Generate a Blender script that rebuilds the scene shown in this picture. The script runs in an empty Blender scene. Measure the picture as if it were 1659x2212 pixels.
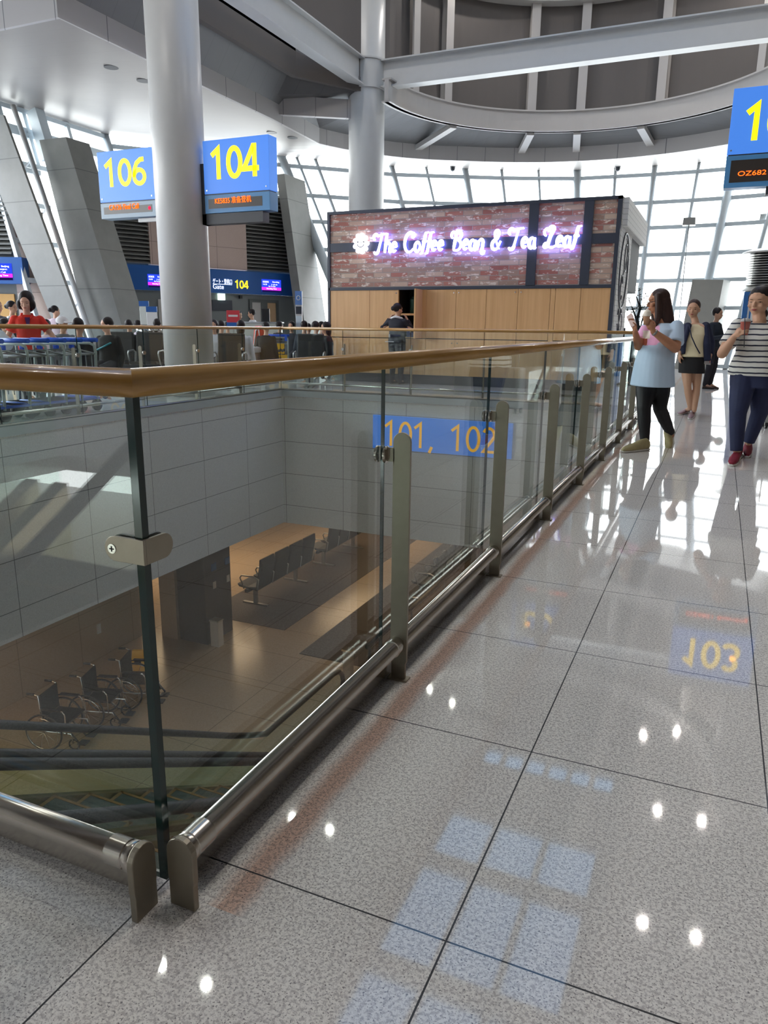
import bpy, bmesh, math, random
from mathutils import Vector, Matrix, Quaternion
random.seed(7)
scene = bpy.context.scene
COL = scene.collection
PI = math.pi

# ------------------------------------------------------------------ camera
IW, IH = 1659.0, 2212.0
FPX, YAW, PITCH, ROLL = 1593.623, -0.4154, 0.2455, 0.0116
CAM = Vector((0.9819, -1.0674, 1.2052))
FWD = Vector((math.sin(YAW) * math.cos(PITCH), math.cos(YAW) * math.cos(PITCH), -math.sin(PITCH)))
_r = Vector((math.cos(YAW), -math.sin(YAW), 0)); _u = _r.cross(FWD)
RGT = math.cos(ROLL) * _r + math.sin(ROLL) * _u
UPV = -math.sin(ROLL) * _r + math.cos(ROLL) * _u
cam_d = bpy.data.cameras.new('camera')
cam_d.sensor_fit = 'VERTICAL'; cam_d.sensor_height = 36.0; cam_d.sensor_width = 27.0
cam_d.lens = FPX / IH * 36.0; cam_d.clip_start = 0.05; cam_d.clip_end = 500
cam = bpy.data.objects.new('camera', cam_d); COL.objects.link(cam)
m = Matrix((RGT, UPV, -FWD)).transposed().to_4x4(); m.translation = CAM
cam.matrix_world = m
scene.camera = cam

# ------------------------------------------------------------------ sky and exposure
EXPOSURE = 1.14
scene.view_settings.view_transform = 'Standard'
scene.view_settings.look = 'None'
scene.view_settings.gamma = 1.0
scene.view_settings.use_curve_mapping = False
scene.view_settings.exposure = EXPOSURE
scene.cycles.max_bounces = 9
scene.cycles.diffuse_bounces = 4
scene.cycles.glossy_bounces = 4
scene.cycles.transmission_bounces = 6
scene.cycles.transparent_max_bounces = 24
scene.cycles.sample_clamp_indirect = 6.0
scene.cycles.caustics_reflective = False
scene.cycles.caustics_refractive = False
world = bpy.data.worlds.new('overcast_sky'); scene.world = world
world.use_nodes = True
wn = world.node_tree; wn.nodes.clear()
w_out = wn.nodes.new('ShaderNodeOutputWorld'); w_bg = wn.nodes.new('ShaderNodeBackground')
w_tc = wn.nodes.new('ShaderNodeTexCoord'); w_sep = wn.nodes.new('ShaderNodeSeparateXYZ')
w_ramp = wn.nodes.new('ShaderNodeValToRGB')
wn.links.new(w_tc.outputs['Generated'], w_sep.inputs[0])
wn.links.new(w_sep.outputs['Z'], w_ramp.inputs[0])
wn.links.new(w_ramp.outputs[0], w_bg.inputs[0]); wn.links.new(w_bg.outputs[0], w_out.inputs[0])
e = w_ramp.color_ramp.elements
e[0].position = 0.0; e[0].color = (0.84, 0.87, 0.87, 1)
e[1].position = 1.0; e[1].color = (0.26, 0.42, 0.70, 1)
n_ = e.new(0.10); n_.color = (0.98, 0.99, 0.98, 1)
n_ = e.new(0.45); n_.color = (0.78, 0.86, 0.95, 1)
w_bg.inputs[1].default_value = 4.3

# ------------------------------------------------------------------ pixel rays
def ray(px, py): return FWD + RGT * ((px - IW / 2) / FPX) - UPV * ((py - IH / 2) / FPX)
def at_z(px, py, z): d = ray(px, py); return CAM + d * ((z - CAM.z) / d.z)
def at_x(px, py, x): d = ray(px, py); return CAM + d * ((x - CAM.x) / d.x)
def at_y(px, py, y): d = ray(px, py); return CAM + d * ((y - CAM.y) / d.y)
def at_d(px, py, dist): return CAM + ray(px, py) * dist

# ------------------------------------------------------------------ mesh building
class MB:
    def __init__(self): self.bm = bmesh.new(); self.mi = 0
    def v(self, p): return self.bm.verts.new(p)
    def face(self, vs, smooth=False):
        try: f = self.bm.faces.new(vs)
        except ValueError: return None
        f.material_index = self.mi; f.smooth = smooth; return f
    def poly(self, pts, smooth=False): return self.face([self.v(p) for p in pts], smooth)
    def box(self, lo, hi, M=None):
        x0, y0, z0 = lo; x1, y1, z1 = hi
        P = [Vector(p) for p in ((x0,y0,z0),(x1,y0,z0),(x1,y1,z0),(x0,y1,z0),(x0,y0,z1),(x1,y0,z1),(x1,y1,z1),(x0,y1,z1))]
        return self.hexa(P, M)
    def hexa(self, P, M=None):
        if M is not None: P = [M @ Vector(p) for p in P]
        V = [self.v(p) for p in P]
        for q in ((3,2,1,0),(4,5,6,7),(0,1,5,4),(1,2,6,5),(2,3,7,6),(3,0,4,7)): self.face([V[i] for i in q])
        return self
    def cbox(self, c, s, M=None):
        c = Vector(c); s = Vector(s) / 2
        return self.box(c - s, c + s, M)
    def prism(self, pts2, a, b, plane='xy'):
        def P(u, v, w): return {'xy': (u, v, w), 'xz': (u, w, v), 'yz': (w, u, v)}[plane]
        A = [self.v(P(u, v, a)) for u, v in pts2]; B = [self.v(P(u, v, b)) for u, v in pts2]
        self.face(A[::-1]); self.face(B); n = len(A)
        for i in range(n): self.face([A[i], A[(i+1) % n], B[(i+1) % n], B[i]])
        return self
    def bar(self, a, b, w, h, up=(0, 0, 1)):
        a = Vector(a); b = Vector(b); t = (b - a).normalized(); up = Vector(up)
        s = t.cross(up)
        if s.length < 1e-5: s = t.cross(Vector((0, 1, 0)))
        s.normalize(); u = s.cross(t)
        P = []
        for q in (a, b):
            P += [q - s*w/2 - u*h/2, q + s*w/2 - u*h/2, q + s*w/2 + u*h/2, q - s*w/2 + u*h/2]
        V = [self.v(p) for p in P]
        for q in ((0,1,2,3),(7,6,5,4),(0,4,5,1),(1,5,6,2),(2,6,7,3),(3,7,4,0)): self.face([V[i] for i in q])
        return self
    def tube(self, pts, r, seg=12, closed=False, caps=True, sy=1.0):
        pts = [Vector(p) for p in pts]; n = len(pts)
        rs = r if isinstance(r, (list, tuple)) else [r] * n
        rings = []; prev = None
        for i, p in enumerate(pts):
            if closed: t = (pts[(i+1) % n] - pts[i-1]).normalized()
            elif i == 0: t = (pts[1] - p).normalized()
            elif i == n-1: t = (p - pts[i-1]).normalized()
            else: t = ((pts[i+1] - p).normalized() + (p - pts[i-1]).normalized()).normalized()
            if prev is None:
                ref = Vector((0, 0, 1)) if abs(t.z) < .95 else Vector((1, 0, 0))
                s = t.cross(ref).normalized()
            else:
                s = (prev - t * prev.dot(t)).normalized()
            prev = s; u = s.cross(t)
            k = 1.0
            if not closed and 0 < i < n-1:
                c = max(.35, t.dot((pts[i+1]-p).normalized())); k = 1 / c
            rings.append([self.v(p + (s * math.cos(a) + u * math.sin(a) * sy) * rs[i]) for a in [2*PI*j/seg for j in range(seg)]])
        m = n if closed else n - 1
        for i in range(m):
            A = rings[i]; B = rings[(i+1) % n]
            for j in range(seg): self.face([A[j], A[(j+1) % seg], B[(j+1) % seg], B[j]], True)
        if caps and not closed:
            self.face(rings[0][::-1]); self.face(rings[-1])
        return self
    def lathe(self, prof, c=(0, 0, 0), seg=20, axis='z'):
        c = Vector(c); rings = []; full = [prof[0]]; cut = set()
        for i in range(1, len(prof)):
            full.append(prof[i])
            if 0 < i < len(prof) - 1:
                a = Vector((prof[i][0]-prof[i-1][0], prof[i][1]-prof[i-1][1])); b = Vector((prof[i+1][0]-prof[i][0], prof[i+1][1]-prof[i][1]))
                if a.length > 1e-9 and b.length > 1e-9 and a.angle(b) > .6: full.append(prof[i]); cut.add(len(full) - 2)
        for r, z in full:
            row = []
            for j in range(seg):
                a = 2*PI*j/seg; x, y = r*math.cos(a), r*math.sin(a)
                q = {'z': (x, y, z), 'x': (z, x, y), 'y': (y, z, x)}[axis]
                row.append(self.v(c + Vector(q)))
            rings.append(row)
        for i in range(len(rings)-1):
            if i in cut: continue
            for j in range(seg): self.face([rings[i][j], rings[i][(j+1) % seg], rings[i+1][(j+1) % seg], rings[i+1][j]], True)
        self.face(rings[0][::-1]); self.face(rings[-1])
        return self
    def ribbon(self, pts, w, O, X, Y, depth, closed=False):
        """flat stroke of width w along 2D points, laid out on O + x X + y Y and raised by depth along X x Y"""
        n = len(pts); X = Vector(X); Y = Vector(Y); Z = X.cross(Y).normalized() * depth; O = Vector(O); rows = []
        P = [Vector(p) for p in pts]
        for i in range(n):
            a = P[i-1] if (i or closed) else P[i]; b = P[(i+1) % n] if (i < n-1 or closed) else P[i]
            d0 = (P[i] - a); d1 = (b - P[i])
            d0 = d0.normalized() if d0.length > 1e-9 else d1.normalized(); d1 = d1.normalized() if d1.length > 1e-9 else d0
            t = (d0 + d1).normalized(); k = 1 / max(.5, t.dot(d1)); s = Vector((-t.y, t.x)) * (w / 2 * k)
            L, R = P[i] + s, P[i] - s
            rows.append([self.v(O + X*q.x + Y*q.y + z) for z in (Vector(), Z) for q in (L, R)])
        for i in range(n if closed else n - 1):
            A, B = rows[i], rows[(i+1) % n]
            for a, b in ((0, 1), (1, 3), (3, 2), (2, 0)): self.face([A[a], A[b], B[b], B[a]])
        if not closed: self.face([rows[0][0], rows[0][1], rows[0][3], rows[0][2]]); self.face([rows[-1][0], rows[-1][1], rows[-1][3], rows[-1][2]])
        return self
    def ell(self, c, r, R=None, seg=14, rings=9):
        c = Vector(c); r = (r, r, r) if isinstance(r, (int, float)) else r
        rows = []
        for i in range(1, rings):
            th = PI * i / rings; row = []
            for j in range(seg):
                a = 2*PI*j/seg
                q = Vector((r[0]*math.sin(th)*math.cos(a), r[1]*math.sin(th)*math.sin(a), r[2]*math.cos(th)))
                if R is not None: q = R @ q
                row.append(self.v(c + q))
            rows.append(row)
        tq = Vector((0, 0, r[2])); bq = -tq
        if R is not None: tq = R @ tq; bq = R @ bq
        T = self.v(c + tq); B = self.v(c + bq)
        for j in range(seg):
            self.face([T, rows[0][j], rows[0][(j+1) % seg]], True)
            self.face([rows[-1][(j+1) % seg], rows[-1][j], B], True)
        for i in range(len(rows)-1):
            for j in range(seg): self.face([rows[i][j], rows[i+1][j], rows[i+1][(j+1) % seg], rows[i][(j+1) % seg]], True)
        return self

def make(name, mb, mats, parent=None, world=True, smooth_angle=None, bevel=0.0):
    """link the builder as one mesh object; geometry of a child is given in world coordinates unless world=False"""
    bmesh.ops.recalc_face_normals(mb.bm, faces=mb.bm.faces)
    me = bpy.data.meshes.new(name); mb.bm.to_mesh(me); mb.bm.free()
    mats = mats if isinstance(mats, (list, tuple)) else [mats]
    for mt in mats: me.materials.append(mt)
    o = bpy.data.objects.new(name, me); COL.objects.link(o)
    if parent is not None:
        if world: me.transform(rootmat(parent).inverted())
        o.parent = parent
    if bevel:
        b = o.modifiers.new('bevel', 'BEVEL'); b.width = bevel; b.segments = 2; b.limit_method = 'ANGLE'; b.angle_limit = 0.7
    return o
def rootmat(o):
    M = o.matrix_basis.copy()
    while o.parent is not None:
        o = o.parent; M = o.matrix_basis @ M
    return M
def tag(o, label, cat, group=None, kind=None):
    o['label'] = label; o['category'] = cat
    if group: o['group'] = group
    if kind: o['kind'] = kind
    return o
def thing(name, label, cat, loc=(0, 0, 0), rz=0.0, group=None):
    o = bpy.data.objects.new(name, None); COL.objects.link(o)
    o.location = loc; o.rotation_euler = (0, 0, rz); o.empty_display_size = .1
    return tag(o, label, cat, group)
def struct(name, mb, mats, **k):
    o = make(name, mb, mats, **k)
    if o.parent is None: o['kind'] = 'structure'
    return o
def copy_tree(o, parent=None):
    c = o.copy(); COL.objects.link(c)
    if parent is not None: c.parent = parent
    for ch in list(o.children): copy_tree(ch, c)
    return c
def dup(o, loc, rz, label):
    c = copy_tree(o); c.location = loc; c.rotation_euler = (0, 0, rz); c['label'] = label
    return c

# ------------------------------------------------------------------ materials
def lin(c): return tuple(((x/255.0)/12.92 if x/255.0 <= .04045 else ((x/255.0+.055)/1.055)**2.4) for x in c)
class N:
    def __init__(self, name):
        self.m = bpy.data.materials.new(name); self.m.use_nodes = True
        self.t = self.m.node_tree; self.t.nodes.clear()
        self.out = self.t.nodes.new('ShaderNodeOutputMaterial')
    def n(self, typ, **k):
        x = self.t.nodes.new('ShaderNode' + typ)
        for a, b in k.items(): setattr(x, a, b)
        return x
    def l(self, a, b): self.t.links.new(a, b)
    def math(self, op, a, b=None, c=None):
        x = self.n('Math', operation=op)
        for i, q in enumerate((a, b, c)):
            if q is None: continue
            if isinstance(q, (int, float)): x.inputs[i].default_value = q
            else: self.l(q, x.inputs[i])
        return x.outputs[0]
    def mix(self, f, a, b):
        x = self.n('Mix', data_type='RGBA')
        for i, q in ((0, f), (6, a), (7, b)):
            if isinstance(q, (int, float)): x.inputs[i].default_value = q
            elif isinstance(q, tuple): x.inputs[i].default_value = tuple(q[:3]) + (1,)
            else: self.l(q, x.inputs[i])
        return x.outputs[2]
    def ramp(self, f, stops, interp='LINEAR'):
        x = self.n('ValToRGB'); x.color_ramp.interpolation = interp
        el = x.color_ramp.elements
        while len(el) < len(stops): el.new(0.5)
        for i, (p, c) in enumerate(stops):
            el[i].position = p; el[i].color = (tuple(c) if isinstance(c, (tuple, list)) else (c, c, c))[:3] + (1,)
        self.l(f, x.inputs[0]); return x.outputs[0]
    def coord(self, kind='Object'):
        return self.n('TexCoord').outputs[kind]
    def xyz(self, co):
        s = self.n('SeparateXYZ'); self.l(co, s.inputs[0]); return s.outputs
    def noise(self, co, scale, detail=2.0, rough=.5):
        x = self.n('TexNoise'); x.inputs['Scale'].default_value = scale; x.inputs['Detail'].default_value = detail
        x.inputs['Roughness'].default_value = rough
        self.l(co, x.inputs['Vector']); return x.outputs[0]
    def line(self, u, w, off, lw):
        """1 on joint lines of period w"""
        f = self.math('FRACT', self.math('DIVIDE', self.math('SUBTRACT', u, off), w))
        return self.math('LESS_THAN', self.math('ABSOLUTE', self.math('SUBTRACT', f, .5)), lw / w / 2)
    def bsdf(self, color, rough=.5, metal=0.0, spec=.5, **k):
        p = self.n('BsdfPrincipled')
        for key, q in (('Base Color', color), ('Roughness', rough), ('Metallic', metal), ('Specular IOR Level', spec)):
            if isinstance(q, (int, float)): p.inputs[key].default_value = q
            elif isinstance(q, tuple): p.inputs[key].default_value = tuple(q[:3]) + (1,)
            else: self.l(q, p.inputs[key])
        for key, q in k.items(): p.inputs[key.replace('_', ' ')].default_value = q
        self.l(p.outputs[0], self.out.inputs[0]); self.p = p
        return self.m
def plain(name, rgb, rough=.5, metal=0.0, var=.06, scale=6.0, **k):
    """srgb colour with a light procedural mottling"""
    q = N(name); c = lin(rgb)
    f = q.noise(q.coord(), scale, 3.0)
    lo = tuple(x * (1 - var) for x in c); hi = tuple(min(1, x * (1 + var)) for x in c)
    return q.bsdf(q.mix(f, lo, hi), rough, metal, **k)
def glow(name, rgb, strength):
    q = N(name); p = q.n('Emission'); p.inputs[0].default_value = lin(rgb) + (1,); p.inputs[1].default_value = strength
    q.l(p.outputs[0], q.out.inputs[0]); return q.m
def granite(name, base, mid, dark, rough, joints=None, scale=115.0, spec=.5, jcol=(.07, .07, .075), amount=(.42, .60), band=None):
    """joints: list of (axis, period, offset, line width)"""
    q = N(name); co = q.coord(); s = q.xyz(co)
    f1 = q.noise(co, scale * 1.5, 2.0, .55)
    f2 = q.noise(co, scale * .8, 5.0, .72)
    big = q.noise(co, 1.3, 2.0)
    c = q.ramp(f1, [(amount[0]-.09, dark), (amount[0]-.03, mid), (amount[0]+.02, base), (1.0, base)])
    c = q.mix(q.ramp(f2, [(.41, .95), (.47, .45), (.525, 0.0)]), c, mid)
    c = q.mix(q.math('MULTIPLY', big, .25), c, tuple(x * .8 for x in base))
    if band:                                                         # an orange tint multiplied over the stone in a band along y
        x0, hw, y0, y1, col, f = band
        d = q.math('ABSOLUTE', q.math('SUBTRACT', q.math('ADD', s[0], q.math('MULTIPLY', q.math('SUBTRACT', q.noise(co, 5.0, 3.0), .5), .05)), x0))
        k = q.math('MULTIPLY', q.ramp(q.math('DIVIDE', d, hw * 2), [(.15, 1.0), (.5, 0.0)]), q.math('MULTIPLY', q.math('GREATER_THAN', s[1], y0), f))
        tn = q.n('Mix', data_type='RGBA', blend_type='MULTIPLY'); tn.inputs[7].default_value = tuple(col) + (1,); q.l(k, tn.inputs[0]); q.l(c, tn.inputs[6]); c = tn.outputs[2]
    if joints:
        L = None
        for ax, w, off, lw in joints:
            k = q.line(s[ax], w, off + w / 2, lw)
            L = k if L is None else q.math('MAXIMUM', L, k)
        c = q.mix(L, c, jcol)
    return q.bsdf(c, rough, 0.0, spec)
def glass(name, tint=(.93, .97, .955), ior=1.5, rough=0.0, film=0.0):
    q = N(name); tr = q.n('BsdfTransparent'); tr.inputs[0].default_value = tint + (1,)
    gl = q.n('BsdfGlossy'); gl.inputs['Roughness'].default_value = rough; gl.inputs[0].default_value = (1, 1, 1, 1)
    lw = q.n('LayerWeight'); lw.inputs[0].default_value = .5; f0 = ((ior - 1) / (ior + 1)) ** 2
    fr = q.math('ADD', q.math('MULTIPLY', q.math('POWER', lw.outputs['Facing'], 5.0), 1 - f0), f0)
    mx = q.n('MixShader'); q.l(fr, mx.inputs[0]); q.l(tr.outputs[0], mx.inputs[1]); q.l(gl.outputs[0], mx.inputs[2])
    q.l(mx.outputs[0], q.out.inputs[0]); return q.m
def planks(name, c1, axis, w, rough=.5, dark=.55, lw=.012, off=0.0):
    q = N(name); co = q.coord(); s = q.xyz(co); c = lin(c1)
    f = q.noise(co, 1.5, 3.0)
    base = q.mix(f, tuple(x*.94 for x in c), tuple(min(1, x*1.05) for x in c))
    return q.bsdf(q.mix(q.line(s[axis], w, off, lw), base, tuple(x*dark for x in c)), rough)
def wood(name, c1, c2, along, rough=.35, scale=9.0, coat=0.0, stretch=14.0):
    q = N(name); co = q.coord(); mp = q.n('Mapping'); q.l(co, mp.inputs[0])
    sc = [scale * stretch / 3] * 3; sc[along] = scale / 6
    mp.inputs['Scale'].default_value = sc
    f = q.noise(mp.outputs[0], 1.0, 4.0, .6)
    c = q.ramp(f, [(.3, lin(c1)), (.7, lin(c2))])
    return q.bsdf(c, rough, 0.0, .5, Coat_Weight=coat, Coat_Roughness=.08)

M = {}
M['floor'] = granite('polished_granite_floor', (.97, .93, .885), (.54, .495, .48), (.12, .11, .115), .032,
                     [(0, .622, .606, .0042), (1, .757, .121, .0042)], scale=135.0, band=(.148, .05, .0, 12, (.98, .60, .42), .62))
M['wellstone'] = granite('grey_granite_panels', (.67, .68, .68), (.55, .555, .56), (.39, .395, .40), .35,
                         [(1, 1.277, 6.342, .009), (2, .645, -.36, .009)], scale=95.0, jcol=(.16, .165, .17))
M['wellstone_x'] = granite('grey_granite_end_panels', (.72, .735, .715), (.60, .61, .595), (.42, .43, .435), .35,
                           [(0, 1.288, -5.382, .009), (2, .645, -.36, .009)], scale=95.0, jcol=(.18, .185, .19))
M['kerb'] = plain('pale_stone_kerb', (176, 182, 184), .4)
M['steel'] = plain('brushed_stainless', (196, 190, 182), .22, 1.0, .06, 40.0)
M['steel_dull'] = plain('satin_stainless_plate', (152, 144, 130), .42, .9, .08, 30.0)
M['chrome'] = plain('polished_chrome', (205, 205, 205), .12, 1.0, .03)
M['rubber'] = plain('black_rubber', (22, 23, 26), .45)
M['black'] = plain('black_plastic', (20, 20, 22), .4)
M['dark'] = plain('charcoal_metal', (50, 54, 62), .4)
M['oak'] = wood('golden_oak_rail_lengthwise', (178, 130, 64), (216, 170, 102), 1, .26, coat=.5)
M['oak_x'] = wood('golden_oak_rail_crosswise', (178, 130, 64), (216, 170, 102), 0, .26, coat=.5)
M['pane'] = glass('clear_toughened_glass')
M['pane_edge'] = plain('green_glass_edge', (14, 42, 40), .12)
M['window'] = glass('window_glass', (.97, .985, .98), 1.45)
M['white'] = plain('white_painted_steel', (200, 201, 200), .35, 0, .03)
M['offwhite'] = plain('off_white_panel', (184, 181, 178), .45, 0, .03, 2.0)
M['skyglass'] = glass('blue_tinted_skylight_glass', (.32, .44, .54), 1.45)
M['mullion'] = plain('grey_green_mullion', (196, 206, 212), .4, .0, .04)
M['concrete'] = N('grey_cast_concrete')
_q = M['concrete']; _co = _q.coord(); _s = _q.xyz(_co)
_b = _q.mix(_q.noise(_co, 2.2, 5.0, .6), lin((112, 112, 108)), lin((134, 134, 130)))
M['concrete'] = _q.bsdf(_q.mix(_q.line(_s[2], 1.02, .6, .02), _b, lin((92, 92, 90))), .6)
M['pinkstone'] = granite('pinkish_stone_cladding', (.50, .385, .33), (.46, .35, .30), (.40, .31, .265), .3,
                         [(1, .95, .2, .012), (2, .8, .4, .012)], scale=60, jcol=(.2, .15, .13))

# ================================================================== the setting
M['plaster'] = plain('off_white_plaster', (188, 186, 182), .7, 0, .03, 1.5)
M['soffit'] = planks('pale_soffit_planks', (130, 124, 120), 1, .6, .42, .86, .01)
M['slope'] = planks('grey_sloping_ceiling_planks', (106, 106, 107), 1, .55, .5, .8, .012)
M['fascia'] = N('light_fascia_panels')
_q = M['fascia']; _s = _q.xyz(_q.coord())
_l = _q.line(_q.math('ADD', _s[0], _q.math('MULTIPLY', _s[1], 1.0)), 1.25, .3, .02)
M['fascia'] = _q.bsdf(_q.mix(_l, lin((182, 179, 178)), lin((112, 112, 114))), .45)
M['drum'] = plain('taupe_dome_panel', (98, 93, 90), .6, 0, .04, 1.0)
M['lowerwall'] = granite('tan_lower_wall_panels', (.36, .27, .185), (.33, .25, .17), (.28, .21, .145), .45,
                         [(1, 1.4, .3, .012), (2, 1.05, -5.3, .01)], scale=50, jcol=(.2, .15, .1))
M['lowerfloor'] = granite('tan_lower_floor_slabs', (.40, .31, .22), (.35, .27, .19), (.28, .22, .155), .22,
                          [(0, 1.85, -7.9, .012), (1, 1.15, 9.65, .012)], scale=60, jcol=(.16, .12, .085))
M['darkstone'] = plain('dark_brown_stone', (62, 54, 50), .25, 0, .12, 3.0)
M['lowceil'] = plain('lower_ceiling_panel', (190, 180, 165), .6)

def rect_slabs(rects, z0, z1):
    mb = MB()
    for x0, x1, y0, y1 in rects: mb.box((x0, y0, z0), (x1, y1, z1))
    return mb
WX, WY = -6.73, 11.39                                                # the stairwell: x WX..0, y 0..WY
RECTS = [(-.04, 14, -12, 36), (-24, WX, -12, 36), (WX, -.04, WY, 36), (WX, -4.55, -12, .04), (-1.45, -.04, -12, .04), (-4.55, -1.45, -12, -4)]
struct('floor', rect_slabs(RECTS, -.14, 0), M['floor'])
mb = MB(); mb.box((WX-.2, -.1, -2.67), (WX, WY+.2, -.14)); struct('wall_stairwell_left', mb, M['wellstone'])
mb = MB(); mb.box((WX, WY, -2.67), (0, WY+.2, -.14)); struct('wall_stairwell_far', mb, M['wellstone_x'])
mb = MB(); mb.box((-.04, .04, -2.67), (.16, WY+.2, -.14)); struct('wall_stairwell_right', mb, M['wellstone'])
mb = MB(); mb.box((WX, -.16, -2.67), (-4.55, .04, -.14)); mb.box((-1.45, -.16, -2.67), (.16, .04, -.14)); struct('wall_stairwell_near', mb, M['wellstone_x'])
mb = MB(); mb.box((WX-.02, 0, -.12), (WX+.02, WY, .012)); mb.box((WX, WY-.02, -.12), (0, WY+.02, .012))
struct('trim_stairwell_edge', mb, M['kerb'])
# lower storey
struct('floor_lower', rect_slabs([(-24, 8, -10, 34)], -5.4, -5.3), M['lowerfloor'])
struct('ceiling_lower', rect_slabs([(-24, WX-.2, -12, 34), (.16, 8, -12, 34), (WX-.2, .16, WY+.2, 34), (WX-.2, -4.55, -12, -.16), (-1.45, .16, -12, -.16)], -2.72, -2.67), M['lowceil'])
M['darkstrip'] = plain('dark_brown_floor_strip', (66, 56, 50), .75, 0, .12, 8.0)
struct('floor_lower_strips', rect_slabs([(-9.35, -7.1, 11.9, 26), (-6.2, -4.6, 11.0, 26)], -5.3, -5.29), M['darkstrip'])  # dark brown strips laid over the lower floor slabs along the seats
mb = MB(); mb.box((-9.95, -6, -5.3), (-9.72, 10.35, -2.72)); struct('wall_lower_left', mb, M['lowerwall'])
mb = MB(); mb.box((-24, 33.8, -5.3), (8, 34, -2.72)); mb.box((-24, -10, -5.3), (-23.8, 34, -2.72)); struct('wall_lower_far', mb, M['lowerwall'])
mb = MB(); mb.box((7.8, -10, -5.3), (8, 34, -2.72)); struct('wall_lower_right', mb, M['lowerwall'])
mb = MB(); mb.box((-24, -10.2, -5.3), (8, -10, -2.72)); struct('wall_lower_near', mb, M['lowerwall'])
for (x, y, s, pw) in ((-8.2, 3.5, 2.0, 30), (-11.5, 14.5, 3.0, 60), (-3.5, 14.5, 3.0, 40), (-8.2, 19, 3.0, 50), (2.5, 6, 2.4, 25)):
    ld = bpy.data.lights.new('lower_hall_lamp', 'AREA'); ld.size = s; ld.energy = pw; ld.color = (1, .68, .42)
    lo = bpy.data.objects.new('lower_hall_lamp', ld); COL.objects.link(lo); lo.location = (x, y, -2.76)

# ------------------------------------------------------------------ roof, dome and soffits
CX, CY, RR = -2.75, 18.6, 5.05
def polar_table(pts):
    t = []
    for p in pts:
        dx, dy = p[0] - CX, p[1] - CY
        t.append((math.atan2(dx, dy), math.hypot(dx, dy)))     # angle from +y, positive to +x
    return sorted(t)
def polar_r(t, a):
    if a <= t[0][0]: return t[0][1]
    for (a0, r0), (a1, r1) in zip(t, t[1:]):
        if a <= a1: return r0 + (r1 - r0) * (a - a0) / (a1 - a0)
    return t[-1][1]
FZ = 6.4
fas = [at_z(x, y, FZ) for x, y in ((690, 310), (760, 325), (880, 341), (1000, 347), (1100, 350), (1240, 348), (1400, 345), (1560, 325))]
ft = polar_table(fas); ft = [q for q in ft if q[0] < .15]
ft = sorted(ft + [(-a, r) for a, r in ft if a < -.1])
amax = ft[-1][0]
NA = 48
ANG = [-amax + 2 * amax * i / NA for i in range(NA + 1)]
def fpt(a, z, dr=0.0):
    r = polar_r(ft, a) + dr; return Vector((CX + r * math.sin(a), CY + r * math.cos(a), z))
FXL = -10.22; FXR = 2 * CX - FXL
fline = [Vector((-17.2, 9.95, 0)), Vector((FXL, 9.95, 0)), Vector((FXL, 13.5, 0)), Vector((FXL, 16.9, 0))] + [fpt(a, 0) for a in ANG] + [Vector((FXR, 16.9, 0)), Vector((FXR, -12, 0))]
def strip(mb, line, z0, z1, th):
    n = len(line)
    nr = []
    for i in range(n):
        t = (line[min(i+1, n-1)] - line[max(i-1, 0)]).normalized(); nr.append(Vector((-t.y, t.x, 0)))
    for i in range(n-1):
        a, b = line[i], line[i+1]; na, nb = nr[i] * th, nr[i+1] * th
        P = [a, b, b + nb, a + na]
        mb.hexa([Vector((p.x, p.y, z0)) for p in P] + [Vector((p.x, p.y, z1)) for p in P])
mb = MB(); strip(mb, fline, FZ, FZ + .45, .08); struct('ceiling_fascia', mb, M['fascia'])
# facade top line
FT = 6.9
topc = [(600, 335), (700, 343), (850, 357), (1100, 365), (1240, 366), (1430, 355), (1560, 345)]
def ytop(px):
    for (x0, y0), (x1, y1) in zip(topc, topc[1:]):
        if px <= x1: return y0 + (y1 - y0) * (px - x0) / (x1 - x0)
    return 345 - (px - 1560) * .11
fac = [at_z(px, ytop(px), FT) for px in range(600, 1600, 50)]
gt = polar_table([Vector((-17.1, 19.3, 0))] + fac)
gt = [q for q in gt if q[0] < .3]; gt = sorted(gt + [(-a, r) for a, r in gt if a < -.31])
def gpt(a, z): r = polar_r(gt, a); return Vector((CX + r * math.sin(a), CY + r * math.cos(a), z))
GXL = -17.1; GXR = 2 * CX - GXL
# lower soffit between fascia and facade
mb = MB()
inn = [Vector((FXL-.04, 9.99, FZ+.02)), Vector((FXL-.04, 16.9, FZ+.02))] + [fpt(a, FZ+.02, .04) for a in ANG] + [Vector((FXR+.04, 16.9, FZ+.02)), Vector((FXR+.04, -12, FZ+.02))]
outp = [Vector((GXL-.3, 9.99, FT)), Vector((GXL-.3, 17.5, FT))] + [gpt(a, FT) + Vector((math.sin(a), math.cos(a), 0))*.3 for a in ANG] + [Vector((GXR+.3, 17.5, FT)), Vector((GXR+.3, -12, FT))]
for i in range(len(inn)-1):
    mb.hexa([inn[i], inn[i+1], outp[i+1], outp[i]] + [p + Vector((0, 0, .12)) for p in (inn[i], inn[i+1], outp[i+1], outp[i])])
mb.hexa([Vector(p) for p in ((FXL, -12, 6.95), (FXL, 9.95, 6.95), (GXL-.3, 9.95, 6.95), (GXL-.3, -12, 6.95), (FXL, -12, 7.05), (FXL, 9.95, 7.05), (GXL-.3, 9.95, 7.05), (GXL-.3, -12, 7.05))])
struct('ceiling_soffit', mb, M['soffit'])
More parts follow.
